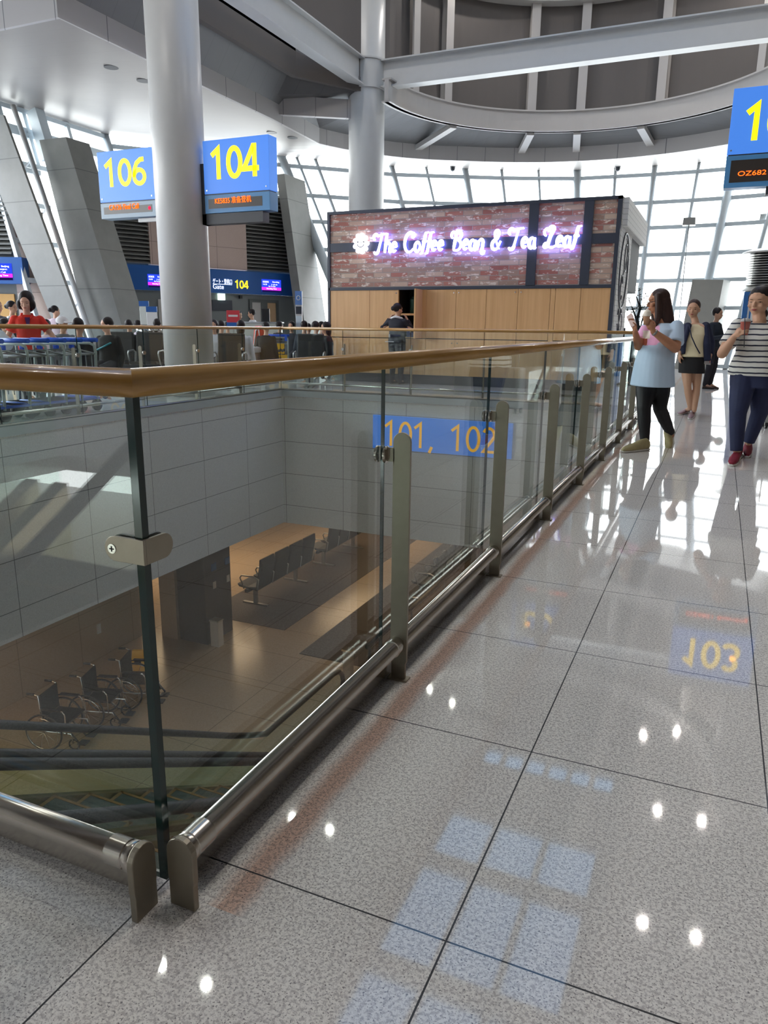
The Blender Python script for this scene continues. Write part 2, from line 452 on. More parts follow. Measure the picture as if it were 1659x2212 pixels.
# sloping planks from the fascia up to the ring
IX = 6.75
inner = [Vector((CX - IX, -12, 7.9)), Vector((CX - IX, 16.9, 7.9))] + [Vector((CX + 5.3 * math.sin(a), CY + 5.3 * math.cos(a), 7.35)) for a in ANG] + [Vector((CX + IX, 16.9, 7.9)), Vector((CX + IX, -12, 7.9))]
outer = [Vector((FXL, -12, FZ+.45)), Vector((FXL, 16.9, FZ+.45))] + [fpt(a, FZ+.45) for a in ANG] + [Vector((FXR, 16.9, FZ+.45)), Vector((FXR, -12, FZ+.45))]
mb = MB()
for i in range(len(inner)-1):
    P = [outer[i], outer[i+1], inner[i+1], inner[i]]
    mb.hexa([p + Vector((0, 0, -.03)) for p in P] + [p + Vector((0, 0, .1)) for p in P])
struct('ceiling_slope', mb, M['slope'])
# dome drum
mb = MB()
dl = [Vector((CX - IX, -12, 0)), Vector((CX - IX, 16.9, 0))] + [Vector((CX + 5.32 * math.sin(a), CY + 5.32 * math.cos(a), 0)) for a in ANG] + [Vector((CX + IX, 16.9, 0)), Vector((CX + IX, -12, 0))]
strip(mb, dl, 7.3, 13.0, .15)
struct('wall_dome', mb, M['drum'])
# ring beams
def ring(r0, r1, z0, z1, a0=-2.0, a1=2.0, n=64):
    mb = MB()
    for i in range(n):
        A = a0 + (a1 - a0) * i / n; B = a0 + (a1 - a0) * (i+1) / n
        P = [Vector((CX + r*math.sin(t), CY + r*math.cos(t), 0)) for r, t in ((r0, A), (r0, B), (r1, B), (r1, A))]
        mb.hexa([p + Vector((0, 0, z0)) for p in P] + [p + Vector((0, 0, z1)) for p in P])
    return mb
mb = ring(5.0, 5.12, 7.0, 7.58, -1.55, 1.55)
for z0, z1 in ((7.0, 7.04), (7.54, 7.58)):
    b2 = ring(4.93, 5.2, z0, z1, -1.55, 1.55); tmp = bpy.data.meshes.new('t'); b2.bm.to_mesh(tmp); mb.bm.from_mesh(tmp); b2.bm.free(); bpy.data.meshes.remove(tmp)
struct('trim_ring_beam', mb, M['offwhite'])
struct('trim_upper_ring', ring(4.9, 5.3, 10.45, 11.0, -1.7, 1.7), M['plaster'])
mb = MB()
def ang_of(px, py, z): p = at_z(px, py, z); return math.atan2(p.x - CX, p.y - CY)
for px, py in ((988, 213), (1155, 232), (1254, 232), (1405, 205), (1590, 150)):
    a = ang_of(px, py, 7.58); c = Vector((CX + 5.1*math.sin(a), CY + 5.1*math.cos(a), 0))
    T = Matrix.Translation(c) @ Matrix.Rotation(-a, 4, 'Z')
    mb.cbox((0, 0, 9.05), (.26, .06, 2.95), T); mb.cbox((-.11, .1, 9.05), (.04, .2, 2.95), T); mb.cbox((.11, .1, 9.05), (.04, .2, 2.95), T)
for a in (-1.25, 1.3):
    c = Vector((CX + 5.1*math.sin(a), CY + 5.1*math.cos(a), 0)); T = Matrix.Translation(c) @ Matrix.Rotation(-a, 4, 'Z')
    mb.cbox((0, 0, 9.05), (.26, .06, 2.95), T)
struct('trim_dome_ribs', mb, M['offwhite'])
mb = MB()
for (px, py) in ((985, 268), (1145, 287), (1247, 285), (1385, 272)):
    a = ang_of(px, py, 7.0); A = Vector((CX + 5.06*math.sin(a), CY + 5.06*math.cos(a), 6.98))
    a2 = a * 1.0; B = fpt(a2, 6.72, .05)
    mb.bar(A, B, .22, .14)
struct('trim_radial_struts', mb, M['offwhite'])
# steel I-beams meeting at the far column
def ibeam(mb, a, b, z0, z1, w=.34, tf=.035, tw=.05):
    a = Vector((a[0], a[1], 0)); b = Vector((b[0], b[1], 0))
    for z, h, ww in (((z0 + tf/2), tf, w), ((z1 - tf/2), tf, w), ((z0+z1)/2, z1 - z0, tw)):
        mb.bar(a + Vector((0, 0, z)), b + Vector((0, 0, z)), ww, h)
C2 = Vector((-8.55, 19.05, 0)); C2R = .49
mb = MB(); ibeam(mb, (C2.x, C2.y), (C2.x, -12), 7.43, 8.1); struct('trim_beam_left', mb, M['white'])
mb = MB(); ibeam(mb, (C2.x, C2.y), (2*CX - C2.x, C2.y), 7.43, 8.1); struct('trim_beam_right', mb, M['white'])
_p1 = at_z(577, 222, 6.85); _p2 = Vector((C2.x, C2.y, 7.05))
mb = MB(); mb.bar((_p1.x, _p1.y, 6.8), (_p2.x, _p2.y, 6.95), .16, .46); struct('trim_soffit_beam', mb, M['fascia'])
# roof with its skylight
SX0, SX1, SY0, SY1 = -4.95, -.55, 7.6, 21.8
struct('ceiling_roof', rect_slabs([(-18.5, SX0, -12, 31), (SX1, 13, -12, 31), (SX0, SX1, -12, SY0), (SX0, SX1, SY1, 31)], 13.0, 13.2), M['plaster'])
mb = MB(); g = MB()
for y0, y1, n in ((20.55, 21.65, 6), (15.7, 17.8, 3), (12.0, 15.3, 3), (8.0, 11.6, 3)):
    w = (SX1 - SX0) / n
    for i in range(n + 1): mb.cbox((SX0 + i*w, (y0+y1)/2, 13.1), (.16, y1-y0, .2))
    for y in (y0, y1): mb.cbox(((SX0+SX1)/2, y, 13.1), (SX1-SX0, .16, .2))
    g.cbox(((SX0+SX1)/2, (y0+y1)/2, 13.14), (SX1-SX0, y1-y0, .012))
for y0, y1 in ((SY0, 8.0), (11.6, 12.0), (15.3, 15.7), (17.8, 20.55), (21.65, SY1)): mb.cbox(((SX0+SX1)/2, (y0+y1)/2, 13.1), (SX1-SX0, y1-y0, .2))
w3 = struct('window_3', mb, M['offwhite']); make('pane', g, M['skyglass'], w3)
# enclosing walls
mb = MB(); mb.box((-24, -12.2, 0), (14, -12, 13.2)); struct('wall_back', mb, M['plaster'])
mb = MB(); mb.box((-24, -12, 0), (-23.8, 34, 3.2)); struct('wall_left', mb, M['plaster'])

# ------------------------------------------------------------------ curtain wall
def facade_line(px):
    T = at_z(px, ytop(px), FT); pb = 1245 + (px - 1245) * .76
    d = ray(pb, 705); d = Vector((d.x, d.y)).normalized(); D = math.hypot(T.x - CAM.x, T.y - CAM.y) * .93
    B = Vector((CAM.x + d.x * D, CAM.y + d.y * D, 1.2))
    return T, T + (B - T) * ((FT - 0.0) / (FT - 1.2))
def mirror(p): return Vector((2*CX - p.x, p.y, p.z))
mulls = [(605, .17), (640, .05), (680, .06), (760, .05), (845, .10), (920, .05), (1004, .12), (1083, .06), (1163, .05), (1247, .15), (1330, .06), (1415, .1), (1511, .06), (1590, .16)]
lines = [facade_line(px) for px, r in mulls]
rads = [r for px, r in mulls]
for px_ in (1700, 1810): lines.append(facade_line(px_)); rads.append(.08)
lines = [(Vector((GXL, 18.2, FT)), Vector((GXL + 1.9, 18.6, 0)))] + lines
rads = [.12] + rads
TZ = (6.55, 5.57, 4.69, 3.755, 2.87, 1.945, 1.0, .08)
def along(L, z): T, B = L; return B + (T - B) * (z / FT)
mb = MB(); g = MB()
for L, r in zip(lines, rads): mb.tube([along(L, 0), along(L, FT + .1)], r, 10)
for z in TZ:
    for i_, (L0, L1) in enumerate(zip(lines, lines[1:])):
        if z > 5.4 or 0 < i_: mb.bar(along(L0, z), along(L1, z), .1, .13)
for i_, (L0, L1) in enumerate(zip(lines, lines[1:])):
    zl = 0 if 0 < i_ else 5.4
    g.poly([along(L0, zl), along(L1, zl), along(L1, FT), along(L0, FT)])
w1 = struct('window_1', mb, M['mullion']); make('pane', g, M['window'], w1)
_T, _B = lines[-1]; _e = Vector((GXR - .3, 18.2, 0)); mb = MB()
mb.hexa([Vector((_B.x, _B.y, 0)), Vector((_e.x, _e.y, 0)), Vector((_e.x + .3, _e.y + .2, 0)), Vector((_B.x + .1, _B.y + .3, 0)), Vector((_T.x, _T.y, FT)), Vector((_e.x, _e.y, FT)), Vector((_e.x + .3, _e.y + .2, FT)), Vector((_T.x + .1, _T.y + .3, FT))])
M['shopwall'] = plain('taupe_side_wall', (126, 116, 104), .6, 0, .08, 1.0)
struct('wall_right_far', mb, M['shopwall'])
# straight clerestory on the left, leaning outwards, and the plain right-hand one
def straight_window(name, xt, xb, y0, y1, step, zlow, zs):
    mb = MB(); g = MB(); n = int((y1 - y0) / step)
    P = lambda y, z: Vector((xb + (xt - xb) * z / FT, y, z))
    for i in range(n + 1):
        y = y0 + i * step; mb.bar(P(y, zlow), P(y, FT + .1), .12, .12, (0, 1, 0))
    for z in zs: mb.bar(P(y0, z), P(y1, z), .12, .12)
    g.poly([P(y0, zlow), P(y1, zlow), P(y1, FT), P(y0, FT)])
    w = struct(name, mb, M['mullion']); make('pane', g, M['window'], w)
straight_window('window_2', GXL, GXL + 1.9, 2.8, 18.2, 1.54, 5.3, (6.8, 6.28, 6.16, 5.35))
straight_window('window_5', GXL, GXL + 1.9, 13.58, 15.12, .77, .1, (5.2, 4.3, 3.3, 2.3, 1.2, .15))
mb = MB(); mb.hexa([(GXR-1.9, -12, 0), (GXR-1.7, -12, 0), (GXR-1.7, 18.3, 0), (GXR-1.9, 18.3, 0), (GXR-.3, -12, FT), (GXR-.1, -12, FT), (GXR-.1, 18.3, FT), (GXR-.3, 18.3, FT)]); struct('wall_right', mb, M['shopwall'])

# ------------------------------------------------------------------ leaning concrete piers and gate walls
def pier(name, b0, b1, b2, t0, t1, t2):
    """b0/t0 outer corner of the near face, b1/t1 the ridge, b2/t2 far corner of the front face (base at z 1.2, top)"""
    def base(b, t): return b + (t - b) * ((0 - b.z) / (t.z - b.z))
    B = [base(b0, t0), base(b1, t1), base(b2, t2)]; T = [t0, t1, t2]
    B.append(B[0] + B[2] - B[1]); T.append(T[0] + T[2] - T[1])
    zt = sum(t.z for t in T[:3]) / 3
    for t in T: t.z = zt
    mb = MB(); mb.hexa(B + T); return struct(name, mb, M['concrete'])
def pier_px(name, X, rb, rt, fb, ft_, lb, lt):
    b1 = at_x(*rb, X); t1 = at_y(*rt, b1.y)
    b2 = at_x(*fb, X); t2 = at_x(*ft_, t1.x)
    b0 = at_y(*lb, b1.y); t0 = at_y(*lt, b1.y)
    return pier(name, b0, b1, b2, t0, t1, t2)
pier_px('wall_pier_near', -13.9, (262, 700), (142, 296), (315, 702), (193, 308), (187, 702), (85, 305))
pier_px('wall_pier_far', -11.7, (658, 700), (614, 377), (706, 704), (658, 381), (640, 700), (597, 385))
pier_px('wall_pier_left', -13.9, (172, 702), (8, 262), (178, 702), (13, 262), (118, 700), (-70, 232))
WA = at_z(470, 633, 2.2); WB = at_z(640, 640, 2.2)
wd = Vector((WB.x - WA.x, WB.y - WA.y, 0)).normalized(); wn_ = Vector((wd.y, -wd.x, 0))     # wn_ faces the hall
W0 = Vector((WA.x, WA.y, 0))
def wl(s, d, z): p = W0 + wd * s + wn_ * d; return Vector((p.x, p.y, z))
def wall_s(px, py=640):                                           # distance along the gate wall of a pixel column
    d = ray(px, py); A = Vector((CAM.x, CAM.y)); dd = Vector((d.x, d.y))
    den = dd.x * wd.y - dd.y * wd.x
    t = ((W0.x - A.x) * wd.y - (W0.y - A.y) * wd.x) / den
    p = A + dd * t; return (p - Vector((W0.x, W0.y))).dot(Vector((wd.x, wd.y)))
def wbox(mb, s0, s1, d0, d1, z0, z1):
    mb.hexa([wl(s0, d0, z0), wl(s1, d0, z0), wl(s1, d1, z0), wl(s0, d1, z0), wl(s0, d0, z1), wl(s1, d0, z1), wl(s1, d1, z1), wl(s0, d1, z1)])
sL, sR = wall_s(250), wall_s(662)
sp0, sp1 = wall_s(330), wall_s(536)
M['bandblue'] = plain('blue_gate_band', (22, 82, 150), .4, 0, .03)
M['louvre'] = plain('grey_louvre_blade', (112, 112, 108), .5)
M['gatewall'] = plain('grey_gate_wall', (104, 108, 106), .5, 0, .04, 2.0)
mb = MB(); wbox(mb, sL, sR, -.25, 0, 0, 2.2); struct('wall_gate', mb, M['gatewall'])
mb = MB(); wbox(mb, sL, sR, -.3, -.2, 2.9, 5.35); struct('wall_gate_upper', mb, M['gatewall'])
mb = MB(); wbox(mb, sp0, sp1, -.2, .0, 2.94, 5.2); struct('wall_gate_stone', mb, M['pinkstone'])
mb = MB()
for s0, s1 in ((sL, sp0), (sp1, sR)):
    z = 2.95
    while z < 5.3:
        mb.hexa([wl(s0, 0, z), wl(s1, 0, z), wl(s1, -.16, z + .1), wl(s0, -.16, z + .1), wl(s0, 0, z + .03), wl(s1, 0, z + .03), wl(s1, -.16, z + .13), wl(s0, -.16, z + .13)])
        z += .115
struct('trim_louvres', mb, M['louvre'])
# wall behind the left-most gate
VA = at_z(-80, 612, 2.2); VB = at_z(110, 614, 2.2)
vd = Vector((VB.x - VA.x, VB.y - VA.y, 0)).normalized(); vn = Vector((vd.y, -vd.x, 0)); V0 = Vector((VA.x, VA.y, 0))
def vl(s, d, z): p = V0 + vd * s + vn * d; return Vector((p.x, p.y, z))
def vbox(mb, s0, s1, d0, d1, z0, z1):
    mb.hexa([vl(s0, d0, z0), vl(s1, d0, z0), vl(s1, d1, z0), vl(s0, d1, z0), vl(s0, d0, z1), vl(s1, d0, z1), vl(s1, d1, z1), vl(s0, d1, z1)])
vlen = (VB - VA).length
def vs_(px):
    d = ray(px, 640); dd = Vector((d.x, d.y)); den = dd.x * vd.y - dd.y * vd.x
    t = ((V0.x - CAM.x) * vd.y - (V0.y - CAM.y) * vd.x) / den
    p = Vector((CAM.x, CAM.y)) + dd * t; return (p - Vector((V0.x, V0.y))).dot(Vector((vd.x, vd.y)))
mb = MB(); vbox(mb, -1, vs_(28), -.3, -.25, 0, 4.4); struct('wall_gate_left', mb, M['gatewall'])
mb = MB(); vbox(mb, vs_(28), vs_(98), -.3, -.24, 0, 4.0); struct('wall_gate_left_stone', mb, M['pinkstone'])
mb = MB(); z = 2.95
while z < 4.3:
    s0, s1 = -1, vs_(32)
    mb.hexa([vl(s0, -.05, z), vl(s1, -.05, z), vl(s1, -.21, z + .1), vl(s0, -.21, z + .1), vl(s0, -.05, z + .03), vl(s1, -.05, z + .03), vl(s1, -.21, z + .13), vl(s0, -.21, z + .13)]); z += .115
struct('trim_louvres_left', mb, M['louvre'])
mb = MB(); _a = at_z(28, 228, 6.75); _b = at_y(189, 704, _a.y); _c = _b + (_b - _a) * (_b.z / (_a.z - _b.z)); mb.tube([_a, _c], .07, 12)
for f_ in (.2, .38, .56, .74): _p = _a + (_c - _a) * f_; mb.bar(_p, _p + Vector((-.42, .1, -.16)), .04, .04)
struct('trim_window_pipe', mb, M['white'])
mb = MB(); _a = at_z(76, 240, 6.8); _b = at_y(108, 345, _a.y); mb.bar(_a, _b, .34, .3, (0, 1, 0)); struct('trim_window_strut', mb, M['mullion'])
# grey pier on the right in front of the windows
D_ = 24.0
a, b, c, d = (at_d(1462, 770, D_), at_d(1532, 770, D_), at_d(1563, 604, D_), at_d(1496, 604, D_))
off = Vector((.22, .6, 0))
P = [Vector((q.x, q.y, q.z)) for q in (a, b)]
def ext(q, t, z): return q + (t - q) * ((z - q.z) / (t.z - q.z))
a0, b0 = ext(a, d, 0), ext(b, c, 0)
zt = (c.z + d.z) / 2; c1, d1 = ext(b, c, zt), ext(a, d, zt)
mb = MB(); mb.hexa([a0, b0, b0 + off, a0 + off, d1, c1, c1 + off, d1 + off]); struct('wall_pier_right', mb, plain('pale_pier_render', (160, 160, 154), .6))

# ------------------------------------------------------------------ round columns
def column(name, label, c, r, top, collar=None):
    t = thing(name, label, 'column', (c[0], c[1], 0))
    mb = MB(); mb.lathe([(r, 0), (r, top)], (c[0], c[1], 0), 40); make('shaft', mb, M['white'], t)
    if collar:
        mb = MB(); mb.lathe([(r, collar[0]-.0), (r+.05, collar[0]), (r+.05, collar[0]+.04), (r+.02, collar[0]+.04), (r+.02, collar[1]-.04), (r+.05, collar[1]-.04), (r+.05, collar[1]), (r, collar[1])], (c[0], c[1], 0), 40)
        make('collar', mb, M['white'], t)
    return t
C1 = (-7.5, 9.62); C1R = .42
column('round_column', 'tall round white column between the 106 and 104 gate signs', C1, C1R, 7.55)
column('round_column', 'tall round white column rising behind the brick coffee kiosk, steel beams joined to it', (C2.x, C2.y), C2R, 13.0, (7.4, 8.13))

# ================================================================== glass balustrades round the stairwell
RZ = 1.10                                                            # centre of the wooden handrail
def oval(mb, pts, rx, rz, seg=18):
    """handrail: horizontal polyline with mitred corners"""
    pts = [Vector(p) for p in pts]; n = len(pts); rings = []
    for i, p in enumerate(pts):
        d0 = (p - pts[i-1]).normalized() if i else (pts[1] - p).normalized()
        d1 = (pts[i+1] - p).normalized() if i < n-1 else d0
        t = (d0 + d1).normalized(); s = Vector((t.y, -t.x, 0)); k = 1 / max(.3, t.dot(d1))
        rings.append([mb.v(p + s * (rx * k * math.cos(a)) + Vector((0, 0, rz * math.sin(a)))) for a in [2*PI*j/seg for j in range(seg)]])
    for A, B in zip(rings, rings[1:]):
        for j in range(seg): mb.face([A[j], A[(j+1) % seg], B[(j+1) % seg], B[j]], True)
    mb.face(rings[0][::-1]); mb.face(rings[-1])
def post_profile(u0, u1, zt, k=.005):
    r = (u1 - u0) / 2; c = (u0 + u1) / 2
    top = [(c + r * math.cos(a), zt - r + r * math.sin(a)) for a in [PI * i / 10 for i in range(11)]]
    return [(u0 + k, 0), (u1 - k, 0), (u1 - k, .06), (u1, .07)] + top + [(u0, .07), (u0 + k, .06)]
POST_Y = [1.141 + 1.2374 * k for k in range(9)]
# --- run beside the walkway (x = 0)
def make_run_right():
    t = thing('glass_balustrade', 'long glass balustrade with golden wooden handrail beside the walkway', 'balustrade', (0, 5.7, 0))
    mb = MB(); oval(mb, [(0, 0, RZ), (0, WY - .04, RZ)], .031, .027); bmesh.ops.translate(mb.bm, verts=mb.bm.verts, vec=(0, 0, 0))
    for v in mb.bm.verts:
        if v.co.y < .2: v.co.y = v.co.x * -1.0 * -1.0 if False else -v.co.x
    make('handrail', mb, M['oak'], t)
    ys = [.010] + POST_Y + [WY - .01]
    for a, b in zip(ys, ys[1:]):
        mb = MB(); x0, x1 = -.006, .006; y0, y1, z0, z1 = a + .002, b - .002, .03, 1.085
        P = [mb.v(p) for p in ((x0,y0,z0),(x1,y0,z0),(x1,y1,z0),(x0,y1,z0),(x0,y0,z1),(x1,y0,z1),(x1,y1,z1),(x0,y1,z1))]
        for q, mi in (((3,2,1,0),1),((4,5,6,7),1),((0,1,5,4),1),((1,2,6,5),0),((2,3,7,6),1),((3,0,4,7),0)):
            mb.mi = mi; mb.face([P[i] for i in q])
        make('glass_panel', mb, [M['pane'], M['pane_edge']], t)
    mb = MB(); mb.box((-.012, -.006, .03), (.006, .0115, 1.085)); make('corner_joint', mb, M['pane_edge'], t)
    mb = MB(); mb.tube([(.066, .035, .132), (.066, WY - .1, .132)], .0275, 18); make('kick_tube', mb, M['steel'], t)
    mb = MB(); mb.box((.018, .05, .012), (.034, WY - .05, .062)); mb.box((-.02, .05, 0), (.02, WY - .05, .02)); make('base_channel', mb, M['steel'], t)
    for k, y in enumerate(POST_Y):
        mb = MB(); mb.prism(post_profile(.040, .102, .874), y - .006, y + .006, 'xz'); p = make('post', mb, M['steel_dull'], t, bevel=.0015)
        mb = MB(); mb.box((.010, y - .006, .776), (.045, y + .006, .822))
        make('bracket', mb, M['steel_dull'], p)
        mb = MB(); mb.lathe([(.026, .0098), (.028, .012), (.028, .018), (.022, .022)], (0, y - .004, .798), 20, 'x'); mb.lathe([(.026, -.0098), (.028, -.012), (.028, -.018), (.022, -.022)], (0, y - .004, .798), 20, 'x')
        make('clamp_disc', mb, M['steel'], p)
        mb = MB(); mb.lathe([(.0275, -.05), (.031, -.048), (.031, -.022), (.0285, -.020), (.0285, .0), (.031, .002), (.031, .02), (.0275, .022)], (.066, y - .006, .132), 20, 'y')
        make('collar', mb, M['steel'], p)
        mb = MB(); mb.box((.034, y - .02, 0), (.108, y + .02, .006)); make('foot_plate', mb, M['steel_dull'], p)
    mb = MB(); mb.prism(post_profile(.032, .100, .168, .002), -.030, -.014, 'xz'); e = make('end_plate', mb, M['steel_dull'], t, bevel=.002)
    mb = MB(); mb.lathe([(.0275, .058), (.0315, .056), (.0315, .004), (.029, .002), (.029, -.002), (.0325, -.004), (.0325, -.016)], (.066, 0, .132), 20, 'y'); make('collar', mb, M['steel'], e)
    return t
make_run_right()
# --- short run across the front (y = 0), seen from the side of its corner
t = thing('glass_balustrade', 'near glass balustrade run ending at the front corner, steel end plate at its foot', 'balustrade', (-.7, 0, 0))
mb = MB(); oval(mb, [(-1.45, 0, RZ), (0, 0, RZ)], .031, .027)
for v in mb.bm.verts:
    if v.co.x > -.2: v.co.x = -v.co.y
make('handrail', mb, M['oak_x'], t)
for a, b in ((-1.45, -1.23), (-1.225, -.0125)):
    mb = MB(); y0, y1 = -.006, .006; z0, z1 = .03, 1.085
    P = [mb.v(p) for p in ((a,y0,z0),(b,y0,z0),(b,y1,z0),(a,y1,z0),(a,y0,z1),(b,y0,z1),(b,y1,z1),(a,y1,z1))]
    for q, mi in (((3,2,1,0),1),((4,5,6,7),1),((0,1,5,4),0),((1,2,6,5),1),((2,3,7,6),0),((3,0,4,7),1)):
        mb.mi = mi; mb.face([P[i] for i in q])
    make('glass_panel', mb, [M['pane'], M['pane_edge']], t)
mb = MB(); mb.tube([(-1.42, -.072, .132), (-.03, -.072, .132)], .0275, 18); make('kick_tube', mb, M['steel'], t)
mb = MB(); mb.box((-1.42, -.04, .012), (-.05, -.024, .062)); mb.box((-1.42, -.02, 0), (-.05, .02, .02)); make('base_channel', mb, M['steel'], t)
mb = MB(); mb.prism(post_profile(-.106, -.038, .168, .002), -.006, .010, 'yz'); e = make('end_plate', mb, M['steel_dull'], t, bevel=.002)
mb = MB(); mb.lathe([(.0275, -.075), (.0315, -.073), (.0315, -.03), (.029, -.028), (.029, -.022), (.0325, -.02), (.0325, -.006)], (0, -.072, .132), 20, 'x'); make('collar', mb, M['steel'], e)
# corner clamp holding the two front panes
t = thing('corner_clamp', 'rounded steel corner clamp with a cross-head screw on the front glass corner', 'clamp', (0, 0, .735))
def cprof(u0, u1, z0, z1):
    r = (z1 - z0) / 2; c = (z0 + z1) / 2
    return [(u1, z0), (u1, z1)] + [(u0 + r - r * math.sin(a), c + r * math.cos(a)) for a in [PI * i / 12 for i in range(13)]]
mb = MB(); mb.prism(cprof(-.085, .0135, .752, .803), -.0135, -.0063, 'xz'); make('plate', mb, M['steel_dull'], t, bevel=.001)
mb = MB(); mb.prism([(-u, z) for u, z in cprof(-.072, .0063, .752, .803)], .0063, .0135, 'yz'); make('plate', mb, M['steel_dull'], t, bevel=.001)
mb = MB(); mb.prism(cprof(-.085, -.0155, .752, .803), .0063, .0115, 'xz'); mb.prism([(-u, z) for u, z in cprof(-.072, -.0155, .752, .803)], -.0115, -.0063, 'yz'); make('back_plate', mb, M['dark'], t)
mb = MB(); mb.lathe([(.010, -.0150), (.010, -.013)], (-.066, 0, .777), 16, 'y'); s_ = make('screw', mb, M['chrome'], t)
mb = MB(); mb.cbox((-.066, -.0152, .777), (.011, .001, .0025)); mb.cbox((-.066, -.0152, .777), (.0025, .001, .011)); make('cross_slot', mb, M['black'], s_)
# --- the two far runs
RZF = 1.165
def far_run(label, a, b, out):
    """a, b: ends on plan; out: unit vector pointing away from the well"""
    a = Vector((a[0], a[1], 0)); b = Vector((b[0], b[1], 0)); out = Vector((out[0], out[1], 0)); d = (b - a).normalized(); L = (b - a).length
    t = thing('glass_balustrade', label, 'balustrade', (a + b) / 2)
    mb = MB(); oval(mb, [a + Vector((0, 0, RZF)), b + Vector((0, 0, RZF))], .031, .027); make('handrail', mb, M['oak'] if abs(d.y) > .5 else M['oak_x'], t)
    n = int(round(L / 1.2374)); st = L / n
    for k in range(n):
        p, q = a + d * (k * st + .003), a + d * ((k + 1) * st - .003)
        mb = MB(); w = out * .006
        V = [mb.v(x + Vector((0, 0, z))) for z in (.03, RZF - .015) for x in (p - w, p + w, q + w, q - w)]
        for f, mi in (((3,2,1,0),1),((4,5,6,7),1),((0,1,5,4),1),((1,2,6,5),0),((2,3,7,6),1),((3,0,4,7),0)):
            mb.mi = mi; mb.face([V[i] for i in f])
        make('glass_panel', mb, [M['pane'], M['pane_edge']], t)
    mb = MB(); mb.tube([a + out*.066 + Vector((0, 0, .132)), b + out*.066 + Vector((0, 0, .132))], .0235, 12); make('kick_tube', mb, M['steel'], t)
    mb = MB(); mb.bar(a + Vector((0, 0, .016)), b + Vector((0, 0, .016)), .04, .03); make('base_channel', mb, M['steel'], t)
    for k in range(1, n):
        c = a + d * (k * st)
        mb = MB()
        T = Matrix(((out.x, d.x, 0, c.x), (out.y, d.y, 0, c.y), (0, 0, 1, 0), (0, 0, 0, 1)))
        mb.prism(post_profile(.040, .102, .90), -.006, .006, 'xz'); mb.bm.transform(T); p = make('post', mb, M['steel_dull'], t)
        mb = MB(); mb.box((.01, -.006, .78), (.045, .006, .826)); mb.lathe([(.028, -.016), (.028, .016)], (0, 0, .80), 12, 'x'); mb.bm.transform(T); make('clamp', mb, M['steel'], p)
    return t
far_run('glass balustrade on the far left edge of the stairwell, in front of the luggage carts', (WX, 2.6), (WX, WY), (-1, 0))
far_run('glass balustrade along the far end of the stairwell, in front of the coffee kiosk', (WX, WY), (0, WY), (0, 1))

# ================================================================== coffee kiosk
KY, KX0, KX1, KH = 14.25, -7.18, -.99, 3.63
q = N('weathered_brick_wall'); co = q.coord(); s = q.xyz(co)
cmb = q.n('CombineXYZ'); q.l(s[0], cmb.inputs[0]); q.l(s[2], cmb.inputs[1])
br = q.n('TexBrick'); q.l(cmb.outputs[0], br.inputs[0]); br.inputs['Scale'].default_value = 1.0
br.inputs['Brick Width'].default_value = .40; br.inputs['Row Height'].default_value = .098; br.inputs['Mortar Size'].default_value = .008
br.inputs['Mortar Smooth'].default_value = .3; br.inputs['Color1'].default_value = (0, 0, 0, 1); br.inputs['Color2'].default_value = (1, 1, 1, 1); br.inputs['Mortar'].default_value = (.5, .5, .5, 1); br.inputs['Bias'].default_value = 0
c = q.ramp(br.outputs['Color'], [(0, lin((150, 84, 76))), (.3, lin((176, 112, 98))), (.5, lin((150, 122, 108))), (.75, lin((184, 154, 136))), (.98, lin((200, 176, 156)))])
mp = q.n('Mapping'); mp.inputs['Scale'].default_value = (1, 1, 2.6); q.l(co, mp.inputs[0])
w = q.noise(mp.outputs[0], 5.2, 5.0, .65)
c = q.mix(q.ramp(w, [(.55, 0.0), (.60, .9)]), c, lin((232, 220, 208)))
c = q.mix(q.math('MULTIPLY', q.noise(co, 2.0, 2.0), .35), c, lin((166, 142, 132)))
M['brick'] = q.bsdf(q.mix(br.outputs['Fac'], c, lin((150, 142, 134))), .8)
q = N('white_painted_brick'); co = q.coord(); s = q.xyz(co)
cmb = q.n('CombineXYZ'); q.l(s[1], cmb.inputs[0]); q.l(s[2], cmb.inputs[1])
br = q.n('TexBrick'); q.l(cmb.outputs[0], br.inputs[0]); br.inputs['Scale'].default_value = 1.0
br.inputs['Brick Width'].default_value = .40; br.inputs['Row Height'].default_value = .098; br.inputs['Mortar Size'].default_value = .006
M['whitebrick'] = q.bsdf(q.mix(br.outputs['Fac'], lin((226, 226, 222)), lin((186, 186, 182))), .7)
M['kioskframe'] = plain('dark_slate_frame', (52, 58, 72), .45)
M['cabinet'] = wood('oak_veneer_doors', (204, 158, 106), (220, 176, 124), 2, .42, 4.0, stretch=10)
M['interior'] = plain('dark_cabinet_interior', (30, 28, 34), .7)
kx = lambda px, py=660: at_y(px, py, KY).x
kiosk = thing('coffee_kiosk', 'brick coffee kiosk with oak cabinet doors and a glowing white shop sign', 'kiosk', ((KX0 + KX1)/2, KY, 0))
mb = MB()
OX0, OX1 = kx(861), kx(910)                                          # the open cupboard
ZB, ZL = 2.04, .98
mb.box((KX0, KY + .05, ZB), (KX1, 18.1, KH)); mb.box((KX0, KY + .05, 0), (OX0 - .01, 18.1, ZB)); mb.box((OX1 + .01, KY + .05, 0), (KX1, 16.1, ZB)); mb.box((OX0 - .01, KY + .6, 0), (OX1 + .01, 18.1, ZB)); mb.box((OX0 - .01, KY + .05, 0), (OX1 + .01, KY + .6, ZL))
make('carcass', mb, M['interior'], kiosk)
mb = MB(); mb.box((KX0 + .02, KY + .01, ZB), (KX1 - .02, KY + .05, KH - .02)); make('brick_facing', mb, M['brick'], kiosk)
